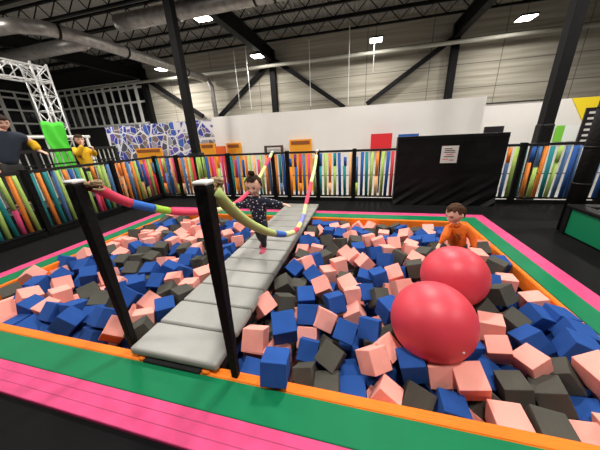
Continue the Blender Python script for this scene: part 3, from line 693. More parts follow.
def girl_extra(t, hm, hs, LJ):
    bm = bmesh.new(); vs = ellipsoid(bm, (.02, .12, 1.24), .3, .3, .26, 20, 14)
    for v in vs: v.co += v.normal * 0 + Vector((noise.noise(v.co * 6), noise.noise(v.co * 6 + Vector((3, 3, 3))), noise.noise(v.co * 5))) * .12
    bm.transform(hm @ Matrix.Scale(hs, 4)); obj('hair_bun', bm, 'hair', t, smooth=True)
    for a_, to_ in (('anl', 'tol'), ('anr', 'tor')):
        a = Vector(LJ[a_][0]); b = Vector(LJ[to_][0]); dd = (b - a); dd.z = 0; dd.normalize(); sd = Vector((-dd.y, dd.x, 0))
        zb = min(b.z, a.z) - .015
        mxs = Matrix((( dd.x, sd.x, 0, 0), (dd.y, sd.y, 0, 0), (0, 0, 1, 0), (0, 0, 0, 1)))
        base_ = a * .5 + b * .5 + dd * .012
        bm = bmesh.new(); ellipsoid(bm, (0, 0, 0), .075, .036, .032, 18, 12); ellipsoid(bm, (-.04, 0, .024), .034, .033, .035, 14, 10); bm.transform(Matrix.Translation((base_.x, base_.y, zb + .012)) @ mxs)
        sh = obj('shoe', bm, 'shoe', t, smooth=True)
        bm = bmesh.new(); ellipsoid(bm, (0, 0, 0), .078, .038, .012, 18, 8); bm.transform(Matrix.Translation((base_.x, base_.y, zb - .008)) @ mxs); obj('sole', bm, 'sole', sh, smooth=True)
    bm = bmesh.new(); tube(bm, [Vector(LJ['neck0'][0]) + Vector((0, 0, .005)), Vector(LJ['neck0'][0]) + Vector((0, -.003, .04))], [.052, .045], 16); obj('collar', bm, 'dotted', t, smooth=True)
figure('person', (-1.25, GY, .08), 'small child with dark hair bun, navy spotted jacket and pink shoes stepping along the walkway', J, E_,
       look((-1.275, GY - .03, .975), .08, .3, 0), .12,
       [('leggings', 'leggings', ['waist', 'pelvis', 'hipl', 'kneel', 'anl', 'hipr', 'kneer', 'anr'], .007, 'pelvis', {}),
        ('jacket', 'dotted', ['pelvis', 'waist', 'chest', 'neck0', 'shl', 'ell', 'wrl', 'shr', 'elr', 'wrr'], .026, 'pelvis', {'pelvis': .04, 'wrl': .014, 'wrr': .014, 'neck0': .004})],
       'hair', dict(front=.62, side=-.1, back=-.6, lift=1.07, seed=2, puff=.1), girl_extra)

# the boy wading in the cubes
BY = 3.34
J = {'pelvis': (V(1.30, BY + .08, -.02), (.085, .075)), 'waist': (V(1.28, BY + .06, .08), (.085, .07)), 'chest': (V(1.24, BY, .235), (.098, .075)), 'neck0': (V(1.2, BY - .03, .335), .043), 'neck': (V(1.18, BY - .045, .375), .035),
     'shl': (V(1.335, BY, .285), .045), 'ell': (V(1.42, BY - .03, .165), .034), 'wrl': (V(1.435, BY - .10, .045), .019),
     'shr': (V(1.13, BY - .01, .28), .045), 'elr': (V(1.08, BY - .08, .19), .034), 'wrr': (V(1.03, BY - .10, .09), .019),
     'hipl': (V(1.36, BY + .06, -.05), .07), 'kneel': (V(1.37, BY - .06, -.22), .05), 'anl': (V(1.37, BY + .1, -.4), .032), 'tol': (V(1.37, BY + .0, -.43), .024),
     'hipr': (V(1.24, BY + .06, -.05), .07), 'kneer': (V(1.2, BY - .07, -.22), .05), 'anr': (V(1.2, BY + .1, -.4), .032), 'tor': (V(1.2, BY, -.43), .024)}
E_ = E_[:18]
hand_joints(J, E_, 'wrl', 'l', (.7, -.6, -.25), (0, 0, 1), 1.0, .2, 1)
hand_joints(J, E_, 'wrr', 'r', (-.5, -.7, -.4), (0, 0, 1), 1.0, .3, -1)
def boy_extra(t, hm, hs, LJ):
    c = Vector(LJ['chest'][0]); bm = bmesh.new()
    for i in range(9):
        for j in range(5):
            if (i * 7 + j * 3) % 4: ellipsoid(bm, (c.x - .05 + i * .0125, c.y - .088 + .012 * abs(i - 4) * .5, c.z - .075 + j * .017), .006, .006, .007, 6, 4)
    o_ = obj('shirt_print', bm, 'print', t)
    bm = bmesh.new(); tube(bm, [Vector(LJ['neck0'][0]) + Vector((0, 0, .0)), Vector(LJ['neck0'][0]) + Vector((-.008, -.008, .03))], [.056, .048], 16); obj('collar', bm, 'orange_shirt', t, smooth=True)
figure('person', (1.27, BY, -.46), 'small child with short brown hair in orange long-sleeved shirt wading among the cubes', J, E_,
       look((1.155, BY - .06, .50), -1.05, .4, 0), .122,
       [('trousers', 'pants', ['waist', 'pelvis', 'hipl', 'kneel', 'anl', 'hipr', 'kneer', 'anr'], .012, 'pelvis', {}),
        ('shirt', 'orange_shirt', ['pelvis', 'waist', 'chest', 'neck0', 'shl', 'ell', 'wrl', 'shr', 'elr', 'wrr'], .016, 'pelvis', {'wrl': .012, 'wrr': .012, 'neck0': .006, 'pelvis': .035, 'waist': .03})],
       'hair_brown', dict(front=.6, side=.05, back=-.5, lift=1.07, seed=5, puff=.1), boy_extra)

# the adult at the left, leaning on the rail
mX, mY = -6.55, 3.32
J = {'pelvis': (V(mX, mY - .1, 1.22), (.17, .13)), 'waist': (V(mX, mY - .08, 1.36), (.17, .125)), 'chest': (V(mX + .04, mY - .02, 1.66), (.2, .14)), 'neck0': (V(mX + .06, mY, 1.84), .075), 'neck': (V(mX + .08, mY + .02, 1.9), .06),
     'shl': (V(mX + .05, mY + .2, 1.76), .075), 'ell': (V(mX + .1, mY + .33, 1.68), .058), 'wrl': (V(mX + .2, mY + .36, 1.47), .036),
     'shr': (V(mX + .0, mY - .22, 1.76), .075), 'elr': (V(mX + .0, mY - .34, 1.46), .055), 'wrr': (V(mX + .05, mY - .36, 1.22), .034),
     'hipl': (V(mX, mY + .01, 1.15), .1), 'kneel': (V(mX, mY + .02, .82), .07), 'anl': (V(mX, mY + .02, .5), .045), 'tol': (V(mX + .16, mY + .02, .45), .035),
     'hipr': (V(mX, mY - .19, 1.15), .1), 'kneer': (V(mX, mY - .2, .82), .07), 'anr': (V(mX, mY - .2, .5), .045), 'tor': (V(mX + .16, mY - .2, .45), .035)}
E_ = E_[:18]
hand_joints(J, E_, 'wrl', 'l', (.8, .3, -.3), (0, 0, 1), 1.7, .4, 1)
hand_joints(J, E_, 'wrr', 'r', (.8, .3, -.3), (0, 0, 1), 1.7, .4, -1)
figure('person', (mX, mY - .05, .4), 'adult with short black hair in navy top with yellow sleeves, leaning at the left edge', J, E_,
       look((mX + .1, mY + .03, 2.0), 1.35, .3, 0), .125,
       [('trousers', 'pants', ['waist', 'pelvis', 'hipl', 'kneel', 'anl', 'hipr', 'kneer', 'anr'], .02, 'pelvis', {}),
        ('top', 'navy', ['pelvis', 'waist', 'chest', 'neck0', 'shl', 'shr', 'ell', 'elr'], .035, 'pelvis', {'neck0': .01}),
        ('sleeve', 'yellow_cloth', ['ell', 'wrl'], .034, 'ell', {}), ('sleeve', 'yellow_cloth', ['elr', 'wrr'], .034, 'elr', {})],
       'hair', dict(front=.4, side=-.05, back=-.5, lift=1.1, seed=3), None, .006)

# the child in yellow behind the rail
mX, mY = -6.68, 4.72
J = {'pelvis': (V(mX, mY, .98), (.11, .09)), 'waist': (V(mX, mY, 1.1), (.11, .09)), 'chest': (V(mX, mY, 1.34), (.17, .12)), 'neck0': (V(mX, mY, 1.5), .055), 'neck': (V(mX, mY, 1.56), .045),
     'shl': (V(mX, mY + .14, 1.44), .05), 'ell': (V(mX + .1, mY + .2, 1.3), .04), 'wrl': (V(mX + .24, mY + .08, 1.42), .024),
     'shr': (V(mX, mY - .14, 1.44), .05), 'elr': (V(mX + .1, mY - .2, 1.34), .04), 'wrr': (V(mX + .2, mY - .1, 1.55), .024),
     'hipl': (V(mX, mY + .07, .93), .075), 'kneel': (V(mX, mY + .07, .7), .055), 'anl': (V(mX, mY + .07, .48), .036), 'tol': (V(mX + .12, mY + .07, .44), .028),
     'hipr': (V(mX, mY - .07, .93), .075), 'kneer': (V(mX, mY - .07, .7), .055), 'anr': (V(mX, mY - .07, .48), .036), 'tor': (V(mX + .12, mY - .07, .44), .028)}
E_ = E_[:18]
hand_joints(J, E_, 'wrl', 'l', (.4, -.2, .8), (1, 0, 0), 1.2, .5, 1)
hand_joints(J, E_, 'wrr', 'r', (.2, .3, .9), (1, 0, 0), 1.2, .5, -1)
figure('person', (mX, mY, .4), 'child in bright yellow jacket with hands raised, beside the green banner', J, E_,
       look((mX + .02, mY, 1.68), 1.2, .1, 0), .115,
       [('trousers', 'leggings', ['waist', 'pelvis', 'hipl', 'kneel', 'anl', 'hipr', 'kneer', 'anr'], .015, 'pelvis', {}),
        ('jacket', 'yellow_cloth', ['pelvis', 'waist', 'chest', 'neck0', 'shl', 'ell', 'wrl', 'shr', 'elr', 'wrr'], .025, 'pelvis', {'neck0': .01})],
       'hair', dict(front=.4, side=-.1, back=-.5, lift=1.1, seed=8), None, .0045)


# ------------------------------------------------------------------ foam cubes
S = .17
proto = {}
for k in 'pbg':
    bm = bmesh.new(); box(bm, (-S / 2,) * 3, (S / 2,) * 3); bmesh.ops.bevel(bm, geom=list(bm.edges), offset=.006, segments=2, affect='EDGES', profile=.6)
    me = bpy.data.meshes.new('foam_cube'); bm.to_mesh(me); bm.free(); me.materials.append(M['foam_' + k]); proto[k] = me
    me2 = me
first = {k: bpy.data.objects.new('foam_cube', proto[k]) for k in proto}
CUBES = [
('g',1.222,1.406,-0.124,-1.72,-0.48,-0.22,0.965,'charcoal foam cube, second nearest charcoal one to the right picture edge beside the rim'),
('p',0.732,1.338,-0.038,2.82,0.29,3.13,1.009,'pink foam cube, second nearest pink one to the white valve of the nearer ball'),
('g',1.028,1.416,-0.137,-1.67,-0.24,0.01,0.924,'charcoal foam cube, fourth nearest charcoal one to the bottom of the picture below the balls'),
('b',-0.498,1.078,0.093,-2.89,-0.03,-3.02,0.985,'blue foam cube, fifth nearest blue one to the base of the right wrapped post'),
('p',0.883,1.161,-0.132,0.01,0.12,3.1,1,'pink foam cube, fifth nearest pink one to the bottom right picture corner'),
('p',1.184,1.569,-0.041,-0.11,-0.41,0.49,0.881,'pink foam cube, third nearest pink one to the right picture edge beside the rim'),
('b',1.532,1.726,-0.005,1.28,-0.04,-1.81,1,'blue foam cube, nearest blue one to the right picture edge beside the rim'),
('p',0.13,1.362,-0.022,-2.92,0.69,2.41,0.943,'pink foam cube, eighth nearest pink one to the left side of the nearer ball'),
('p',1.51,1.529,-0.001,2.79,-0.06,1.83,0.973,'pink foam cube, nearest pink one to the right picture edge beside the rim'),
('b',0.59,1.186,-0.139,3.12,0.16,-0.02,0.912,'blue foam cube, nearest blue one to the bottom of the picture below the balls'),
('b',0.394,1.398,-0.053,1.61,-0.25,0.08,0.968,'blue foam cube, fifth nearest blue one to the bottom of the picture below the balls'),
('b',1.31,1.806,-0.066,-2.06,-0.55,0.26,0.987,'blue foam cube, tenth nearest blue one to the right picture edge beside the rim'),
('b',-0.549,1.424,0.093,-2.78,-0.03,0.4,1.074,'blue foam cube, third nearest blue one to the middle of the walkway right edge'),
('g',1.366,1.563,-0.112,-1.58,-0.71,-0.43,0.941,'charcoal foam cube, nearest charcoal one to the right picture edge beside the rim'),
('g',0.405,1.235,-0.168,2.74,-0.83,-1.57,1,'charcoal foam cube, nearest charcoal one to the bottom of the picture below the balls'),
('b',-2.569,1.199,0.002,-0.78,0.05,1.95,1,'blue foam cube, ninth nearest blue one to the left picture edge at the front rim'),
('p',-0.791,1.388,-0.032,-2.58,-0,-3.05,1.021,'pink foam cube, second nearest pink one to the base of the right wrapped post'),
('p',1.047,1.672,-0.059,0.33,-0.42,-0.28,0.853,'pink foam cube, fourth nearest pink one to the white valve of the nearer ball'),
('p',0.211,1.189,-0.122,-2.71,0.2,1.3,0.871,'pink foam cube, fifth nearest pink one to the bottom of the picture below the balls'),
('p',0.564,1.401,-0.064,1.28,-0.16,0.09,0.937,'pink foam cube, third nearest pink one to the white valve of the nearer ball'),
('g',-0.172,1.355,-0.056,2.51,-0.21,2.7,0.96,'charcoal foam cube, 11th nearest charcoal one to the base of the right wrapped post'),
('b',1.487,2.086,-0.048,-1.16,-0.22,1.73,0.953,'blue foam cube, sixth nearest blue one to the right side of the farther ball'),
('p',1.085,1.91,-0.058,0.13,-0.04,-1.86,1,'pink foam cube, fifth nearest pink one to the white valve of the nearer ball'),
('g',1.077,1.169,-0.135,0.09,0.08,-0.08,1,'charcoal foam cube, second nearest charcoal one to the bottom right picture corner'),
('g',1.34,2.348,-0.022,0.09,-0.57,-1.03,1,'charcoal foam cube, second nearest charcoal one to the right side of the farther ball'),
('g',1.082,1.164,-0.135,-0.08,-0,3.07,1,'charcoal foam cube, nearest charcoal one to the bottom right picture corner'),
('p',1.262,1.186,-0.192,0.13,0.27,-1.54,1,'pink foam cube, nearest pink one to the bottom right picture corner'),
('g',-0.338,1.245,-0.152,-2.59,0.3,3.11,0.868,'charcoal foam cube, seventh nearest charcoal one to the base of the right wrapped post'),
('b',0.116,1.698,-0.054,-2.16,-0.06,-0.26,0.967,'blue foam cube, second nearest blue one to the left side of the nearer ball'),
('b',1.407,1.364,-0.225,0.57,0.05,-2.02,1,'blue foam cube, nearest blue one to the bottom right picture corner'),
('b',1.636,1.893,-0.032,-0.31,0.07,-1.65,1,'blue foam cube, second nearest blue one to the right picture edge beside the rim'),
('b',0.007,1.189,-0.181,0.16,0.12,-1.44,1,'blue foam cube, 11th nearest blue one to the bottom of the picture below the balls'),
('b',-0.084,1.616,-0.05,-2.43,0.19,-0.17,0.977,'blue foam cube, sixth nearest blue one to the left side of the nearer ball'),
('g',-0.167,1.169,-0.157,-0,-0.17,0.08,1,'charcoal foam cube, ninth nearest charcoal one to the base of the right wrapped post'),
('p',-2.089,1.245,-0.046,0.51,0.64,0.6,0.987,'pink foam cube, second nearest pink one to the base of the left wrapped post'),
('b',-0.364,1.439,-0.118,-2.96,-0.86,1.44,0.914,'blue foam cube, eighth nearest blue one to the base of the right wrapped post'),
('g',1.285,2.01,-0.066,0.23,0.44,-0.68,0.931,'charcoal foam cube, fourth nearest charcoal one to the right picture edge beside the rim'),
('p',-0.285,1.731,-0.048,-2.14,0.52,0.16,0.981,'pink foam cube, 14th nearest pink one to the base of the right wrapped post'),
('b',-2.297,1.323,-0.013,-0.21,-0.74,1.49,1,'blue foam cube, fourth nearest blue one to the base of the left wrapped post'),
('b',-0.211,1.983,-0.052,-0.35,-0.07,0.52,0.971,'blue foam cube, 15th nearest blue one to the left side of the nearer ball'),
('b',-0.418,1.755,-0.038,-2.22,-0.2,-0.12,1.008,'blue foam cube, tenth nearest blue one to the middle of the walkway right edge'),
('b',0.293,1.96,-0.041,-0.13,-0.03,-2.51,1,'blue foam cube, nearest blue one to the left side of the nearer ball'),
('b',-1.839,1.566,-0.041,0.11,-0.22,2.33,1,'blue foam cube, sixth nearest blue one to the base of the left wrapped post'),
('p',1.594,2.309,-0.057,-0.05,-0.25,0.02,0.957,'pink foam cube, fifth nearest pink one to the right side of the farther ball'),
('p',0.225,1.497,-0.057,-2.58,-0.02,0.94,0.957,'pink foam cube, second nearest pink one to the left side of the nearer ball'),
('p',-0.892,1.788,-0.032,0.8,-0.05,1.13,1.024,'pink foam cube, nearest pink one to the middle of the walkway right edge'),
('g',-0.715,1.91,-0.074,1.22,0.31,0.6,1,'charcoal foam cube, fourth nearest charcoal one to the middle of the walkway right edge'),
('b',0.934,1.576,-0.224,-0.7,1.09,1.74,1,'blue foam cube, second nearest blue one to the white valve of the nearer ball'),
('b',1.654,2.105,-0.056,-0.25,-0.02,-1.51,1,'blue foam cube, sixth nearest blue one to the right picture edge beside the rim'),
('b',-2.911,1.307,-0.034,-0.81,0.03,3.06,1,'blue foam cube, sixth nearest blue one to the left picture edge at the left rim'),
('p',-0.013,1.963,-0.16,0.05,0.55,-3,1,'pink foam cube, seventh nearest pink one to the left side of the nearer ball'),
('p',-3.227,1.546,-0.051,-1.57,0.13,1.23,0.973,'pink foam cube, eighth nearest pink one to the left picture edge at the left rim'),
('g',-0.796,2.178,-0.049,-1.86,0.46,-2.87,0.978,'charcoal foam cube, third nearest charcoal one to the pink shoes on the walkway'),
('b',-3.288,1.33,-0.054,-0,-0.4,-3.06,1,'blue foam cube, second nearest blue one to the left picture edge at the left rim'),
('g',-1.818,1.26,-0.036,0.2,0.33,-2.35,1,'charcoal foam cube, nearest charcoal one to the base of the left wrapped post'),
('p',-0.381,2.246,-0.06,0.65,-0.39,0.28,1,'pink foam cube, 19th nearest pink one to the lowest sag of the right rope'),
('b',-3.345,1.933,-0.041,0.2,-0.41,2.41,1,'blue foam cube, fifth nearest blue one to the middle of the left rim'),
('b',-0.512,2.003,-0.047,-2.73,0.03,0.33,0.984,'blue foam cube, eighth nearest blue one to the middle of the walkway right edge'),
('b',-2.338,1.212,-0.157,-0.05,-0.95,1.44,1,'blue foam cube, third nearest blue one to the base of the left wrapped post'),
('b',0.229,2.542,-0.059,2.91,0.13,1.93,0.95,'blue foam cube, seventh nearest blue one to the left side of the nearer ball'),
('g',-2.581,1.515,-0.023,0.43,1.16,2.45,1,'charcoal foam cube, third nearest charcoal one to the base of the left wrapped post'),
('b',-2.507,1.878,-0.05,-0.04,-0.02,-2.36,1,'blue foam cube, 12th nearest blue one to the base of the left wrapped post'),
('b',-0.734,1.18,-0.167,0.17,-0.3,1.58,1,'blue foam cube, second nearest blue one to the base of the right wrapped post'),
('p',-3.462,1.409,-0.013,1.26,0.37,-0.33,1,'pink foam cube, third nearest pink one to the left picture edge at the left rim'),
('g',0.83,1.353,-0.206,-0.82,0.3,1.86,1,'charcoal foam cube, third nearest charcoal one to the bottom of the picture below the balls'),
('g',-1.773,1.752,-0.014,-0.11,0.02,-0.4,1,'charcoal foam cube, second nearest charcoal one to the middle of the walkway left edge'),
('g',1.514,2.871,0,-0.08,0.2,-0.73,1,'charcoal foam cube, nearest charcoal one to the right side of the farther ball'),
('b',-0.057,1.387,-0.27,0.13,0.09,0.39,1,'blue foam cube, 12th nearest blue one to the bottom of the picture below the balls'),
('p',-0.406,1.615,-0.169,-0.05,0.72,1.6,1,'pink foam cube, ninth nearest pink one to the base of the right wrapped post'),
('b',-2.34,1.605,-0.004,0.73,0.58,0.13,1,'blue foam cube, fifth nearest blue one to the base of the left wrapped post'),
('p',-0.027,2.146,-0.052,-1.82,-0.31,0,0.972,'pink foam cube, ninth nearest pink one to the left side of the nearer ball'),
('p',-4.084,1.778,-0.027,1.16,-1.01,-2.27,0.989,'pink foam cube, fifth nearest pink one to the left picture edge at the left rim'),
('b',-3.769,1.656,-0.052,-0.15,0.02,-2.83,1,'blue foam cube, fourth nearest blue one to the left picture edge at the left rim'),
('g',0.653,2.729,-0.022,0.11,0.31,3.03,1,'charcoal foam cube, nearest charcoal one to the point where the two balls touch'),
('p',-1.926,1.399,-0.045,-0.16,-0.25,-0.86,1,'pink foam cube, third nearest pink one to the base of the left wrapped post'),
('g',-2.891,1.623,-0.04,-2.52,-0.14,1,1.003,'charcoal foam cube, third nearest charcoal one to the left picture edge at the left rim'),
('p',-2.066,1.604,-0.045,-2.5,-0.26,1.47,0.991,'pink foam cube, fifth nearest pink one to the base of the left wrapped post'),
('b',-2.307,1.981,-0.056,1.54,-0.91,-1.42,1,'blue foam cube, 12th nearest blue one to the middle of the walkway left edge'),
('b',-3.049,1.162,-0.134,-0.51,0.02,-1.45,1,'blue foam cube, second nearest blue one to the left picture edge at the front rim'),
('b',-0.772,2.514,-0.05,0.69,-0.95,-1.14,1,'blue foam cube, sixth nearest blue one to the lowest sag of the right rope'),
('g',0.207,2.136,-0.057,-2.44,0.24,0.5,0.958,'charcoal foam cube, second nearest charcoal one to the left side of the nearer ball'),
('p',0.414,2.618,-0.051,0.56,-0.4,0.1,0.974,'pink foam cube, seventh nearest pink one to the point where the two balls touch'),
('p',-3.588,1.234,-0.078,-0.85,-0.18,-1.73,1,'pink foam cube, second nearest pink one to the left picture edge at the left rim'),
('b',0.308,1.467,-0.238,-2.99,-0.51,2.68,1,'blue foam cube, sixth nearest blue one to the bottom of the picture below the balls'),
('b',-0.057,1.679,-0.305,0.86,1.57,-2.2,1,'blue foam cube, eighth nearest blue one to the left side of the nearer ball'),
('g',1.112,2.153,-0.067,-2.08,-0.55,0.66,0.926,'charcoal foam cube, second nearest charcoal one to the point where the two balls touch'),
('p',-0.104,2.282,-0.045,-2.81,-0.26,0.51,0.99,'pink foam cube, 14th nearest pink one to the left side of the nearer ball'),
('p',0.451,2.328,-0.043,-2.25,-0.04,0.38,1,'pink foam cube, third nearest pink one to the point where the two balls touch'),
('g',-2.884,2.159,-0.05,-0.19,0.54,-1.29,1,'charcoal foam cube, fifth nearest charcoal one to the middle of the left rim'),
('p',-3.441,1.697,-0.044,-2.24,0.19,1.21,0.993,'pink foam cube, ninth nearest pink one to the left picture edge at the left rim'),
('g',-3.95,1.5,-0.09,-0.41,0.07,-1.93,1,'charcoal foam cube, nearest charcoal one to the left picture edge at the left rim'),
('p',-0.248,2.781,-0.088,0.09,-0.22,-1.04,1,'pink foam cube, 13th nearest pink one to the far rim beside the walkway'),
('p',0.075,2.836,-0.054,-1.58,-0.7,0.5,0.964,'pink foam cube, 15th nearest pink one to the middle of the far rim'),
('b',-2.729,1.36,-0.026,0.05,-0.27,-1.56,1,'blue foam cube, tenth nearest blue one to the left picture edge at the front rim'),
('b',0.332,2.928,-0.042,-1.11,0.18,2.79,1,'blue foam cube, 11th nearest blue one to the middle of the far rim'),
('b',-2.613,2.18,-0.05,0.09,0.38,-1.39,1,'blue foam cube, 14th nearest blue one to the middle of the walkway left edge'),
('b',0.062,2.176,-0.05,-2.37,0.25,0.56,0.977,'blue foam cube, fifth nearest blue one to the left side of the nearer ball'),
('g',-2.01,1.807,-0.047,0.31,0.06,-1.02,1,'charcoal foam cube, fourth nearest charcoal one to the middle of the walkway left edge'),
('b',-0.516,2.412,-0.042,-2.49,-0.45,0.71,0.998,'blue foam cube, 14th nearest blue one to the lowest sag of the right rope'),
('p',-0.384,2.661,-0.16,0.1,-0.03,2.14,1,'pink foam cube, 15th nearest pink one to the far rim beside the walkway'),
('p',1.532,2.658,-0.071,0.03,-0.01,-0.07,0.912,'pink foam cube, nearest pink one to the right side of the farther ball'),
('b',-2.358,2.219,-0.029,0.52,0.05,1.86,1,'blue foam cube, sixth nearest blue one to the middle of the walkway left edge'),
('p',-1.844,2.188,-0.05,-0.14,-0.07,-2.11,1,'pink foam cube, nearest pink one to the middle of the walkway left edge'),
('g',-2.086,2.47,-0.051,0.01,-0.15,-1.38,1,'charcoal foam cube, nearest charcoal one to the middle of the walkway left edge'),
('b',-3.629,2.103,-0.038,-0.15,-0.52,1.87,1,'blue foam cube, fourth nearest blue one to the middle of the left rim'),
('p',-2.097,2.004,-0.035,0.02,-0.02,-2.61,1,'pink foam cube, fourth nearest pink one to the middle of the walkway left edge'),
('g',-3.01,2.783,-0.051,-0.16,-0.17,-2.82,1,'charcoal foam cube, eighth nearest charcoal one to the middle of the walkway left edge'),
('b',0.853,1.718,-0.135,-2.4,-1.57,-0.53,1,'blue foam cube, nearest blue one to the white valve of the nearer ball'),
('b',0.073,2.623,-0.16,0.13,0.2,-0.1,1,'blue foam cube, 13th nearest blue one to the left side of the nearer ball'),
('p',-3.091,1.347,-0.066,1.73,-0.16,1.53,1,'pink foam cube, fifth nearest pink one to the left picture edge at the front rim'),
('g',0.509,3.05,-0.058,-0.24,-0.36,-2.01,1,'charcoal foam cube, fifth nearest charcoal one to the point where the two balls touch'),
('b',-3.71,1.855,-0.059,-1.14,0.78,0.3,1,'blue foam cube, eighth nearest blue one to the left picture edge at the left rim'),
('b',0.203,3.136,-0.058,0.5,-0.02,-2.7,1,'blue foam cube, seventh nearest blue one to the middle of the far rim'),
('b',-3.256,1.16,-0.144,-0.04,-0.09,0.05,1,'blue foam cube, nearest blue one to the left picture edge at the front rim'),
('g',-2.863,2.47,-0.05,0.25,0.13,-0.04,1,'charcoal foam cube, eighth nearest charcoal one to the middle of the left rim'),
('p',-0.656,2.644,-0.028,0.49,0.03,-2.25,1,'pink foam cube, eighth nearest pink one to the lowest sag of the right rope'),
('g',-3.217,2.32,-0.048,0.02,-0.3,1.73,1,'charcoal foam cube, second nearest charcoal one to the middle of the left rim'),
('b',0.108,1.424,-0.305,0.44,1.57,-0.39,1,'blue foam cube, ninth nearest blue one to the bottom of the picture below the balls'),
('b',-4.106,2.186,-0.051,-2.56,-0.08,3.12,0.973,'blue foam cube, ninth nearest blue one to the middle of the left rim'),
('p',0.705,3.803,-0.048,-0.68,0.88,0.46,1,'pink foam cube, fifth nearest pink one to the middle of the far rim'),
('g',-0.649,2.258,-0.135,1.19,1.57,-0.36,1,'charcoal foam cube, seventh nearest charcoal one to the pink shoes on the walkway'),
('b',-2.508,1.371,-0.082,0.11,-0.5,2.08,1,'blue foam cube, eighth nearest blue one to the base of the left wrapped post'),
('p',-1.846,1.944,-0.05,0.04,-0.13,-1.33,1,'pink foam cube, second nearest pink one to the middle of the walkway left edge'),
('b',-2.259,2.447,-0.03,0.02,0.67,-1.42,1,'blue foam cube, third nearest blue one to the middle of the walkway left edge'),
('p',-3.946,2.356,-0.024,0.83,-0.59,0.51,1,'pink foam cube, second nearest pink one to the middle of the left rim'),
('b',-0.769,3.252,-0.003,-1.05,0.72,-1.47,1,'blue foam cube, second nearest blue one to the lowest sag of the right rope'),
('p',-0.182,3.003,-0.043,-2.53,-0.34,0.78,0.995,'pink foam cube, eighth nearest pink one to the far rim beside the walkway'),
('b',0.984,3.529,-0.018,-2.85,0.35,-1.71,1,'blue foam cube, third nearest blue one to the right hand of the child in orange'),
('b',-2.142,2.206,-0.05,-0.6,-0.3,-0.87,1,'blue foam cube, second nearest blue one to the middle of the walkway left edge'),
('p',0.488,3.44,-0.039,-2.24,-0.12,0.03,1.006,'pink foam cube, fourth nearest pink one to the middle of the far rim'),
('b',-0.574,2.812,-0.059,0.06,-0.38,-0.84,1,'blue foam cube, eighth nearest blue one to the lowest sag of the right rope'),
('p',0.671,2.941,-0.035,-0.3,-0.36,2.71,1,'pink foam cube, second nearest pink one to the point where the two balls touch'),
('g',0.299,1.681,-0.122,0.15,0.69,-0.26,1,'charcoal foam cube, nearest charcoal one to the left side of the nearer ball'),
('p',0.145,3.572,-0.052,1.29,-0.19,0.27,1,'pink foam cube, sixth nearest pink one to the middle of the far rim'),
('g',-0.459,2.94,-0.088,-0.09,0.03,2.34,1,'charcoal foam cube, seventh nearest charcoal one to the far rim beside the walkway'),
('p',-0.056,2.962,-0.053,-1.46,-0.71,0.29,0.967,'pink foam cube, 12th nearest pink one to the far rim beside the walkway'),
('p',-0.598,1.339,-0.135,-1.57,0,2.87,1,'pink foam cube, third nearest pink one to the base of the right wrapped post'),
('g',1.549,3.342,-0.016,-0.71,0.16,-3.08,1,'charcoal foam cube, nearest charcoal one to the left hand of the child in orange'),
('p',1.406,3.105,-0.006,1.42,0.14,-1.41,1,'pink foam cube, second nearest pink one to the left hand of the child in orange'),
('b',-3.451,2.747,-0.055,0.13,-0.48,2.95,1,'blue foam cube, seventh nearest blue one to the middle of the left rim'),
('g',-2.574,2.797,-0.046,-0.2,-0.14,1.76,1,'charcoal foam cube, sixth nearest charcoal one to the middle of the walkway left edge'),
('g',-0.211,1.541,-0.213,-0.4,0.77,0.34,1,'charcoal foam cube, ninth nearest charcoal one to the left side of the nearer ball'),
('g',-3.053,2.407,-0.047,-1.45,1.29,-1.33,1,'charcoal foam cube, fourth nearest charcoal one to the middle of the left rim'),
('g',0.813,3.073,-0.011,-0.19,0.22,2.49,1,'charcoal foam cube, second nearest charcoal one to the right hand of the child in orange'),
('b',-0.014,3.207,-0.06,-0.04,-0.12,1.78,1,'blue foam cube, tenth nearest blue one to the middle of the far rim'),
('g',-0.49,3.447,-0.053,-0.34,0.49,1.49,1,'charcoal foam cube, second nearest charcoal one to the far rim beside the walkway'),
('g',-0.284,3.375,-0.06,-0.26,-0.23,-0.38,1,'charcoal foam cube, fourth nearest charcoal one to the far rim beside the walkway'),
('b',-2.329,2.661,-0.045,-0.02,0.28,-1.47,1,'blue foam cube, fourth nearest blue one to the middle of the walkway left edge'),
('p',-1.922,3.237,-0.049,-0.07,0.32,1.92,1,'pink foam cube, third nearest pink one to the pink shoes on the walkway'),
('p',-3.834,2.958,-0.082,-0.06,-0.23,-1.7,1,'pink foam cube, fifth nearest pink one to the middle of the left rim'),
('p',-2.934,2.978,-0.03,-0.08,0.14,2.91,1,'pink foam cube, eighth nearest pink one to the middle of the left rope'),
('p',0.283,3.42,-0.029,-0.4,0.21,1.62,1,'pink foam cube, third nearest pink one to the middle of the far rim'),
('g',-0.362,3.131,-0.061,-0.77,0.71,-2.66,1,'charcoal foam cube, fifth nearest charcoal one to the far rim beside the walkway'),
('p',-2.198,3.411,-0.048,0.21,-0.02,0.79,1,'pink foam cube, eighth nearest pink one to the pink shoes on the walkway'),
('b',-2.53,1.205,-0.2,-0.02,0.28,-1.33,1,'blue foam cube, ninth nearest blue one to the base of the left wrapped post'),
('b',-0.303,3.754,-0.067,-0.03,1.05,1.21,1,'blue foam cube, fourth nearest blue one to the far rim beside the walkway'),
('p',0.365,3.213,-0.063,-0.16,-0.1,-1.09,1,'pink foam cube, seventh nearest pink one to the middle of the far rim'),
('b',0.191,2.213,-0.262,-1.42,-0.12,-0.24,1,'blue foam cube, third nearest blue one to the left side of the nearer ball'),
('g',-0.063,3.425,-0.051,0.17,-0.19,1.85,1,'charcoal foam cube, sixth nearest charcoal one to the far rim beside the walkway'),
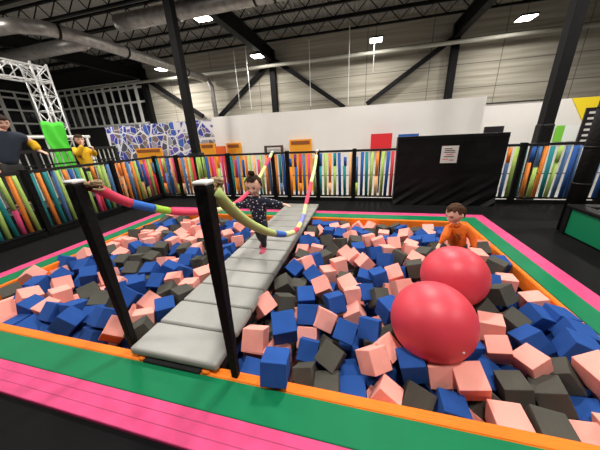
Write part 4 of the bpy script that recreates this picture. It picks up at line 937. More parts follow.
('p',-3.545,2.558,-0.09,-0.35,0.29,-1.67,1,'pink foam cube, fourth nearest pink one to the middle of the left rim'),
('b',-1.896,2.908,-0.05,0.23,-0.12,-1.4,1,'blue foam cube, fourth nearest blue one to the pink shoes on the walkway'),
('g',-0.773,2.892,-0.084,0.31,-0.21,1.47,1,'charcoal foam cube, nearest charcoal one to the lowest sag of the right rope'),
('b',1.639,3.054,-0.069,-0.07,-0.27,1.66,1,'blue foam cube, nearest blue one to the left hand of the child in orange'),
('g',-3.94,3.203,-0.017,-0.37,0.05,0.4,1,'charcoal foam cube, third nearest charcoal one to the middle of the left rim'),
('g',-0.099,2.994,-0.305,-1.97,1.57,-2.38,1,'charcoal foam cube, tenth nearest charcoal one to the left side of the nearer ball'),
('p',-0.597,3.09,-0.063,-0.18,-0.19,-1.5,1,'pink foam cube, fifth nearest pink one to the far end of the walkway'),
('b',-2.747,2.84,-0.09,0.7,-0.7,-2.08,1,'blue foam cube, eighth nearest blue one to the middle of the walkway left edge'),
('b',1.146,1.577,-0.237,1.19,-0.6,-1.16,1,'blue foam cube, fourth nearest blue one to the white valve of the nearer ball'),
('b',-0.506,3.793,-0.06,-0.01,0,1.43,1,'blue foam cube, third nearest blue one to the far rim beside the walkway'),
('g',-3.139,2.609,-0.047,-0.15,0.85,-1.36,1,'charcoal foam cube, sixth nearest charcoal one to the middle of the left rim'),
('g',-0.44,2.309,-0.333,-1.22,0.48,3.03,1,'charcoal foam cube, 15th nearest charcoal one to the middle of the walkway right edge'),
('p',-2.944,3.538,-0.044,-0.31,0.12,1.51,1,'pink foam cube, 15th nearest pink one to the middle of the left rope'),
('p',0.717,3.232,-0.045,0.28,0.08,2.52,1,'pink foam cube, sixth nearest pink one to the right hand of the child in orange'),
('g',-0.781,3.758,-0.05,-0.02,-0.67,1.43,1,'charcoal foam cube, nearest charcoal one to the far end of the walkway'),
('p',0.71,3.435,-0.073,0.16,-0.04,1.15,1,'pink foam cube, seventh nearest pink one to the right hand of the child in orange'),
('b',1.35,2.583,-0.061,-0.04,-0.64,1.39,1,'blue foam cube, nearest blue one to the right side of the farther ball'),
('p',1.423,1.19,-0.121,-2.08,-1.22,1.9,1,'pink foam cube, second nearest pink one to the bottom right picture corner'),
('p',-0.848,1.48,-0.305,-1.57,-0,1.57,1,'pink foam cube, nearest pink one to the base of the right wrapped post'),
('p',-3.407,2.95,-0.05,0.12,-0.09,-2.07,1,'pink foam cube, tenth nearest pink one to the far left corner of the pit'),
('p',-2.612,2.434,-0.075,1.11,-0.2,-0.06,1,'pink foam cube, eighth nearest pink one to the middle of the walkway left edge'),
('p',-2.67,3.054,-0.05,-0.1,0.07,-0.1,1,'pink foam cube, seventh nearest pink one to the middle of the walkway left edge'),
('b',0.829,3.59,-0.063,-0.28,-0.02,1.26,1,'blue foam cube, sixth nearest blue one to the right hand of the child in orange'),
('p',-2.192,3.802,-0.05,-0.87,-0.45,1.22,1,'pink foam cube, sixth nearest pink one to the pink shoes on the walkway'),
('p',-0.133,3.647,-0.051,-0.5,-0.62,-0.25,1,'pink foam cube, fourth nearest pink one to the far rim beside the walkway'),
('p',-3.477,3.16,-0.055,0.05,-0.04,-1.4,1,'pink foam cube, fifth nearest pink one to the far left corner of the pit'),
('g',-0.785,1.751,-0.305,-3.14,0,1.94,1,'charcoal foam cube, third nearest charcoal one to the middle of the walkway right edge'),
('g',-0.591,1.492,-0.16,-0.26,-0.07,-0.15,1,'charcoal foam cube, fifth nearest charcoal one to the base of the right wrapped post'),
('p',-0.792,3.081,-0.088,0.06,0.44,-1.59,1,'pink foam cube, second nearest pink one to the lowest sag of the right rope'),
('b',-3.523,1.918,-0.19,-0.84,-0.42,1.88,1,'blue foam cube, 12th nearest blue one to the middle of the left rim'),
('b',-1.084,1.451,-0.305,-3.14,-0,1.48,1,'blue foam cube, fourth nearest blue one to the base of the right wrapped post'),
('b',-2.892,1.179,-0.189,1.32,-0.09,3.14,1,'blue foam cube, fourth nearest blue one to the left picture edge at the front rim'),
('p',-3.452,1.181,-0.184,0.14,-0.86,2.82,1,'pink foam cube, nearest pink one to the left picture edge at the front rim'),
('p',-3.057,1.982,-0.05,0.17,-0.47,-0.93,1,'pink foam cube, sixth nearest pink one to the middle of the left rim'),
('p',-2.399,2.843,-0.055,-0.25,-0.09,1.67,1,'pink foam cube, sixth nearest pink one to the middle of the walkway left edge'),
('p',-3.101,3.352,-0.055,-0.24,-0.48,3.04,1,'pink foam cube, fifth nearest pink one to the middle of the left rope'),
('g',1.007,3.262,-0.011,-0.15,0.72,1.56,1,'charcoal foam cube, nearest charcoal one to the right hand of the child in orange'),
('p',0.195,4.273,-0.119,-0.17,-0.82,-2.11,1,'pink foam cube, second nearest pink one to the middle of the far rim'),
('b',0.499,2.788,-0.14,1.14,-0.24,-0.34,1,'blue foam cube, second nearest blue one to the point where the two balls touch'),
('g',-3.876,3.454,-0.022,-0.1,-0.39,-0.51,1,'charcoal foam cube, fourth nearest charcoal one to the far left corner of the pit'),
('p',-0.601,1.488,-0.305,1.68,-1.57,1.27,1,'pink foam cube, sixth nearest pink one to the base of the right wrapped post'),
('p',0.73,1.253,-0.31,-2.33,-0.37,-1.31,1,'pink foam cube, second nearest pink one to the bottom of the picture below the balls'),
('p',-3.301,3.73,-0.044,0.12,-0.19,-2.34,1,'pink foam cube, fourth nearest pink one to the middle of the left rope'),
('g',0.385,4.241,-0.145,-0.11,-0.07,-2.25,1,'charcoal foam cube, nearest charcoal one to the middle of the far rim'),
('b',1.529,2.475,-0.192,0.2,0.74,-2.62,1,'blue foam cube, fourth nearest blue one to the right side of the farther ball'),
('g',-3.836,2.616,-0.087,-0.01,0.49,-0.55,1,'charcoal foam cube, nearest charcoal one to the middle of the left rim'),
('p',-3.659,3.158,-0.045,-0.08,0.19,1.87,1,'pink foam cube, eighth nearest pink one to the far left corner of the pit'),
('b',-1.899,3.453,-0.05,0.73,0.95,-2.03,1,'blue foam cube, nearest blue one to the pink shoes on the walkway'),
('b',-2.494,3.929,-0.09,-0.3,0.75,2.9,1,'blue foam cube, 11th nearest blue one to the pink shoes on the walkway'),
('b',-1.806,2.665,-0.05,-0.02,-0.47,0.69,1,'blue foam cube, fourth nearest blue one to the middle of the walkway right edge'),
('b',0.914,3.794,-0.056,-1.1,-0.96,-1.3,1,'blue foam cube, fifth nearest blue one to the right hand of the child in orange'),
('b',-3.819,2.135,-0.076,0.57,-0.08,-1.98,1,'blue foam cube, eighth nearest blue one to the middle of the left rim'),
('p',-2.215,1.544,-0.181,-0.52,0.28,-1.27,1,'pink foam cube, fourth nearest pink one to the base of the left wrapped post'),
('b',0.478,1.343,-0.307,1.01,-0.62,-1.98,1,'blue foam cube, third nearest blue one to the bottom of the picture below the balls'),
('b',1.532,1.502,-0.298,-0.03,-0.16,-0.77,1,'blue foam cube, second nearest blue one to the bottom right picture corner'),
('b',-3.726,3.766,-0.076,0.31,-0.08,0.91,1,'blue foam cube, second nearest blue one to the middle of the left rope'),
('g',-1.064,1.978,-0.475,2.17,1.57,0.61,1,'charcoal foam cube, second nearest charcoal one to the middle of the walkway right edge'),
('g',-0.145,2.489,-0.135,1.57,0,3.04,1,'charcoal foam cube, 12th nearest charcoal one to the far rim beside the walkway'),
('g',0.183,3.926,-0.1,0.64,0.14,2.73,1,'charcoal foam cube, third nearest charcoal one to the middle of the far rim'),
('b',0.696,4.139,-0.101,-0.32,0.34,1.92,1,'blue foam cube, nearest blue one to the middle of the far rim'),
('p',1.148,4.303,-0.138,0.12,0.24,-1.7,1,'pink foam cube, third nearest pink one to the right hand of the child in orange'),
('p',0.389,3.957,-0.135,1.57,0,-0.14,1,'pink foam cube, nearest pink one to the middle of the far rim'),
('p',0.363,2.436,-0.169,-0.59,0.08,0.18,1,'pink foam cube, fourth nearest pink one to the left side of the nearer ball'),
('p',-4.008,2.787,-0.111,0.17,0.05,1.76,1,'pink foam cube, nearest pink one to the middle of the left rim'),
('g',-3.424,3.602,-0.053,0.27,-0.23,-2.31,1,'charcoal foam cube, fourth nearest charcoal one to the middle of the left rope'),
('b',0.07,3.743,-0.074,-0.15,0.04,0.54,1,'blue foam cube, fourth nearest blue one to the middle of the far rim'),
('g',0.625,4.314,-0.139,-2.09,1.12,-0.35,1,'charcoal foam cube, second nearest charcoal one to the middle of the far rim'),
('b',-0.772,4.131,-0.069,-3,-1.43,-1.54,1,'blue foam cube, nearest blue one to the far end of the walkway'),
('p',-0.684,3.942,-0.115,-0.92,0.38,-0.72,1,'pink foam cube, second nearest pink one to the far rim beside the walkway'),
('p',-3.298,4.017,-0.088,-0.01,-0.11,-0.13,1,'pink foam cube, tenth nearest pink one to the middle of the left rope'),
('b',1.592,1.916,-0.206,-0.46,-0.08,-1.99,1,'blue foam cube, fourth nearest blue one to the right picture edge beside the rim'),
('g',0.156,1.743,-0.305,2.81,1.57,-1.87,1,'charcoal foam cube, third nearest charcoal one to the left side of the nearer ball'),
('p',-2.646,3.315,-0.05,0.46,0.17,0.18,1,'pink foam cube, tenth nearest pink one to the middle of the walkway left edge'),
('b',-1.999,1.267,-0.305,-0,-0,0.23,1,'blue foam cube, nearest blue one to the base of the left wrapped post'),
('p',-0.243,4.145,-0.128,-0.3,-0.04,1.69,1,'pink foam cube, third nearest pink one to the far rim beside the walkway'),
('p',-0.044,4.316,-0.136,-0.71,0.09,1.44,1,'pink foam cube, sixth nearest pink one to the far rim beside the walkway'),
('p',-2.877,3.151,-0.052,0.17,0.01,-0.22,1,'pink foam cube, ninth nearest pink one to the middle of the left rope'),
('p',-0.619,1.47,-0.475,-0.13,-1.57,1.3,1,'pink foam cube, fourth nearest pink one to the base of the right wrapped post'),
('g',-3.765,4.118,-0.097,0.17,0.96,-0.05,1,'charcoal foam cube, third nearest charcoal one to the middle of the left rope'),
('b',1.356,2.004,-0.261,-0.08,0.77,0.45,1,'blue foam cube, fifth nearest blue one to the white valve of the nearer ball'),
('b',-2.6,1.705,-0.027,-0.14,-0.49,-0.28,1,'blue foam cube, 11th nearest blue one to the middle of the left rim'),
('b',0.074,1.914,-0.475,1.14,1.57,-1.78,1,'blue foam cube, fourth nearest blue one to the left side of the nearer ball'),
('p',1.068,1.975,-0.305,1.57,0,-3.12,1,'pink foam cube, nearest pink one to the white valve of the nearer ball'),
('p',-3.62,3.47,-0.09,-0.27,0.29,-1.64,1,'pink foam cube, second nearest pink one to the middle of the left rope'),
('p',0.153,1.207,-0.305,0.14,-1.57,-0.67,1,'pink foam cube, seventh nearest pink one to the bottom of the picture below the balls'),
('p',-2.746,1.846,-0.072,-0.2,-0.42,1.39,1,'pink foam cube, seventh nearest pink one to the base of the left wrapped post'),
('b',-3.695,1.512,-0.089,-1.25,-0.24,0.56,1,'blue foam cube, nearest blue one to the left picture edge at the left rim'),
('p',-0.437,4.093,-0.102,0.13,-0.17,0.23,1,'pink foam cube, nearest pink one to the far rim beside the walkway'),
('b',-3.091,3.12,-0.049,-0.56,-0.27,2.75,1,'blue foam cube, fifth nearest blue one to the middle of the left rope'),
('p',-4.017,2.982,-0.088,-0.04,0.06,-3.08,1,'pink foam cube, third nearest pink one to the middle of the left rim'),
('p',-0.121,1.99,-0.305,1.93,1.57,2.22,1,'pink foam cube, 12th nearest pink one to the left side of the nearer ball'),
('g',-4.019,4.033,-0.057,0.09,0.34,-1.68,1,'charcoal foam cube, nearest charcoal one to the middle of the left rope'),
('g',-3.271,3.221,-0.048,0.27,0.12,2.51,1,'charcoal foam cube, eighth nearest charcoal one to the middle of the left rope'),
('b',-0.046,3.943,-0.1,-0.03,-0.11,2.74,1,'blue foam cube, fifth nearest blue one to the middle of the far rim'),
('g',0.943,4.169,-0.14,-0.06,0.22,2.86,1,'charcoal foam cube, third nearest charcoal one to the right hand of the child in orange'),
('p',1.049,3.942,-0.09,0.24,-0.17,0.93,1,'pink foam cube, second nearest pink one to the right hand of the child in orange'),
('b',-0.249,1.343,-0.296,1.06,-0.96,-1.67,1,'blue foam cube, tenth nearest blue one to the base of the right wrapped post'),
('b',-0.874,1.232,-0.305,-3.08,1.57,-0.2,1,'blue foam cube, nearest blue one to the base of the right wrapped post'),
('g',-2.719,4.174,-0.135,1.57,-0,-2.3,1,'charcoal foam cube, fifth nearest charcoal one to the pink shoes on the walkway'),
('b',-0.641,4.331,-0.159,-0.08,0.09,3.13,1,'blue foam cube, second nearest blue one to the far rim beside the walkway'),
('b',-2.203,3.161,-0.07,1.37,0.11,-0.23,1,'blue foam cube, ninth nearest blue one to the pink shoes on the walkway'),
('p',-3.884,1.964,-0.085,0.34,0.13,-2.08,1,'pink foam cube, tenth nearest pink one to the left picture edge at the left rim'),
('b',-2.795,2.006,-0.135,-1.05,-1.57,-0.39,1,'blue foam cube, tenth nearest blue one to the middle of the left rim'),
('b',-0.424,1.791,-0.263,-0.38,-0.17,0.1,1,'blue foam cube, 12th nearest blue one to the base of the right wrapped post'),
('b',-0.845,1.988,-0.305,-0,0,-2.17,1,'blue foam cube, second nearest blue one to the middle of the walkway right edge'),
('b',-0.346,2.495,-0.305,-0.71,-1.57,2.19,1,'blue foam cube, 23th nearest blue one to the far rim beside the walkway'),
('b',1.309,4.052,-0.135,1.57,-0,-1.69,1,'blue foam cube, second nearest blue one to the right hand of the child in orange'),
('p',-0.59,1.973,-0.305,1.57,-0,0.31,1,'pink foam cube, sixth nearest pink one to the middle of the walkway right edge'),
('p',0.234,1.935,-0.24,0.88,-0.37,-2.7,1,'pink foam cube, nearest pink one to the left side of the nearer ball'),
('b',1.307,4.21,-0.134,0.92,-0.11,-0.18,1,'blue foam cube, nearest blue one to the far right corner of the pit'),
('p',1.634,1.464,-0.135,3.14,0,-1.56,1,'pink foam cube, second nearest pink one to the right picture edge beside the rim'),
('p',-0.795,3.523,-0.072,0.23,1.24,2.01,1,'pink foam cube, nearest pink one to the far end of the walkway'),
('b',-0.677,3.366,-0.097,-1.13,0.72,0.8,1,'blue foam cube, fifth nearest blue one to the lowest sag of the right rope'),
('b',-3.847,3.949,-0.09,0.18,-0.16,-0.14,1,'blue foam cube, nearest blue one to the middle of the left rope'),
('b',-0.312,1.959,-0.475,-3.05,-1.57,-1.69,1,'blue foam cube, 15th nearest blue one to the base of the right wrapped post'),
('b',1.403,1.796,-0.228,0.7,0.41,-2.18,1,'blue foam cube, third nearest blue one to the right picture edge beside the rim'),
('b',-3.413,2.297,-0.072,0.14,0.1,-1.14,1,'blue foam cube, second nearest blue one to the middle of the left rim'),
('b',-4.019,3.737,-0.093,0.05,-0.07,0.08,1,'blue foam cube, nearest blue one to the far left corner of the pit'),
('b',-3.263,2.782,-0.09,-0.99,-0.33,3.02,1,'blue foam cube, seventh nearest blue one to the far left corner of the pit'),
('b',-2.3,1.459,-0.475,-1.57,-0,2.83,1,'blue foam cube, second nearest blue one to the base of the left wrapped post'),
('p',-2.344,1.237,-0.305,1.31,-1.57,-2.87,1,'pink foam cube, nearest pink one to the base of the left wrapped post'),
('g',-0.328,1.967,-0.305,-3.14,0,-2.74,1,'charcoal foam cube, 12th nearest charcoal one to the left side of the nearer ball'),
('b',0.371,3.704,-0.135,3.14,0,-1.5,1,'blue foam cube, second nearest blue one to the middle of the far rim'),
('p',-1.062,2.993,-0.305,-1.57,0,1.94,1,'pink foam cube, fourth nearest pink one to the pink shoes on the walkway'),
('p',-3.788,3.296,-0.065,-0.18,-0.19,-1.11,1,'pink foam cube, fourth nearest pink one to the far left corner of the pit'),
('g',-0.287,4.323,-0.133,-0.05,0.1,0.08,1,'charcoal foam cube, nearest charcoal one to the far rim beside the walkway'),
('p',-3.22,1.608,-0.224,1.58,-0.02,-2.2,1,'pink foam cube, tenth nearest pink one to the base of the left wrapped post'),
('p',1.63,3.547,-0.061,-0.51,0.26,0.26,1,'pink foam cube, second nearest pink one to the far right corner of the pit'),
('b',1.296,2.452,-0.169,-0.62,-0.55,-2.95,1,'blue foam cube, third nearest blue one to the right side of the farther ball'),
('p',-3.741,1.345,-0.135,-1.57,0,-0.29,1,'pink foam cube, nearest pink one to the left picture edge at the left rim'),
('g',-2.599,2.01,-0.135,-1.57,0,1.64,1,'charcoal foam cube, fifth nearest charcoal one to the base of the left wrapped post'),
('b',0.567,3.842,-0.163,-1.86,-0.2,2.55,1,'blue foam cube, third nearest blue one to the middle of the far rim'),
('b',1.609,2.159,-0.228,-0.29,0.11,-1.39,1,'blue foam cube, seventh nearest blue one to the right picture edge beside the rim'),
('p',-4.002,4.193,0,0.33,0.18,0.16,1,'pink foam cube, nearest pink one to the middle of the left rope'),
('g',-2.434,3.086,-0.052,0.36,0.23,2.81,1,'charcoal foam cube, seventh nearest charcoal one to the middle of the walkway left edge'),
('g',-1.082,1.234,-0.305,-1.59,1.57,1.4,1,'charcoal foam cube, nearest charcoal one to the base of the right wrapped post'),
('b',-2.359,3.772,-0.135,-0.36,-1.57,2.39,1,'blue foam cube, seventh nearest blue one to the pink shoes on the walkway'),
('b',1.067,1.444,-0.305,-1.57,0,0.14,1,'blue foam cube, fourth nearest blue one to the bottom of the picture below the balls'),
('p',-1.06,2.222,-0.305,2.23,-1.57,-0.57,1,'pink foam cube, third nearest pink one to the middle of the walkway right edge'),
]
for c, x, y, z, a, b, g, size, lab in CUBES:
    o = first[c].copy(); C.objects.link(o); o.location = (x, y, z); o.rotation_euler = (a, b, g); o.scale = (size,) * 3
    o['label'] = lab; o['category'] = 'foam cube'; o['group'] = {'p': 'pink', 'b': 'blue', 'g': 'charcoal'}[c] + ' foam cubes in the pit'
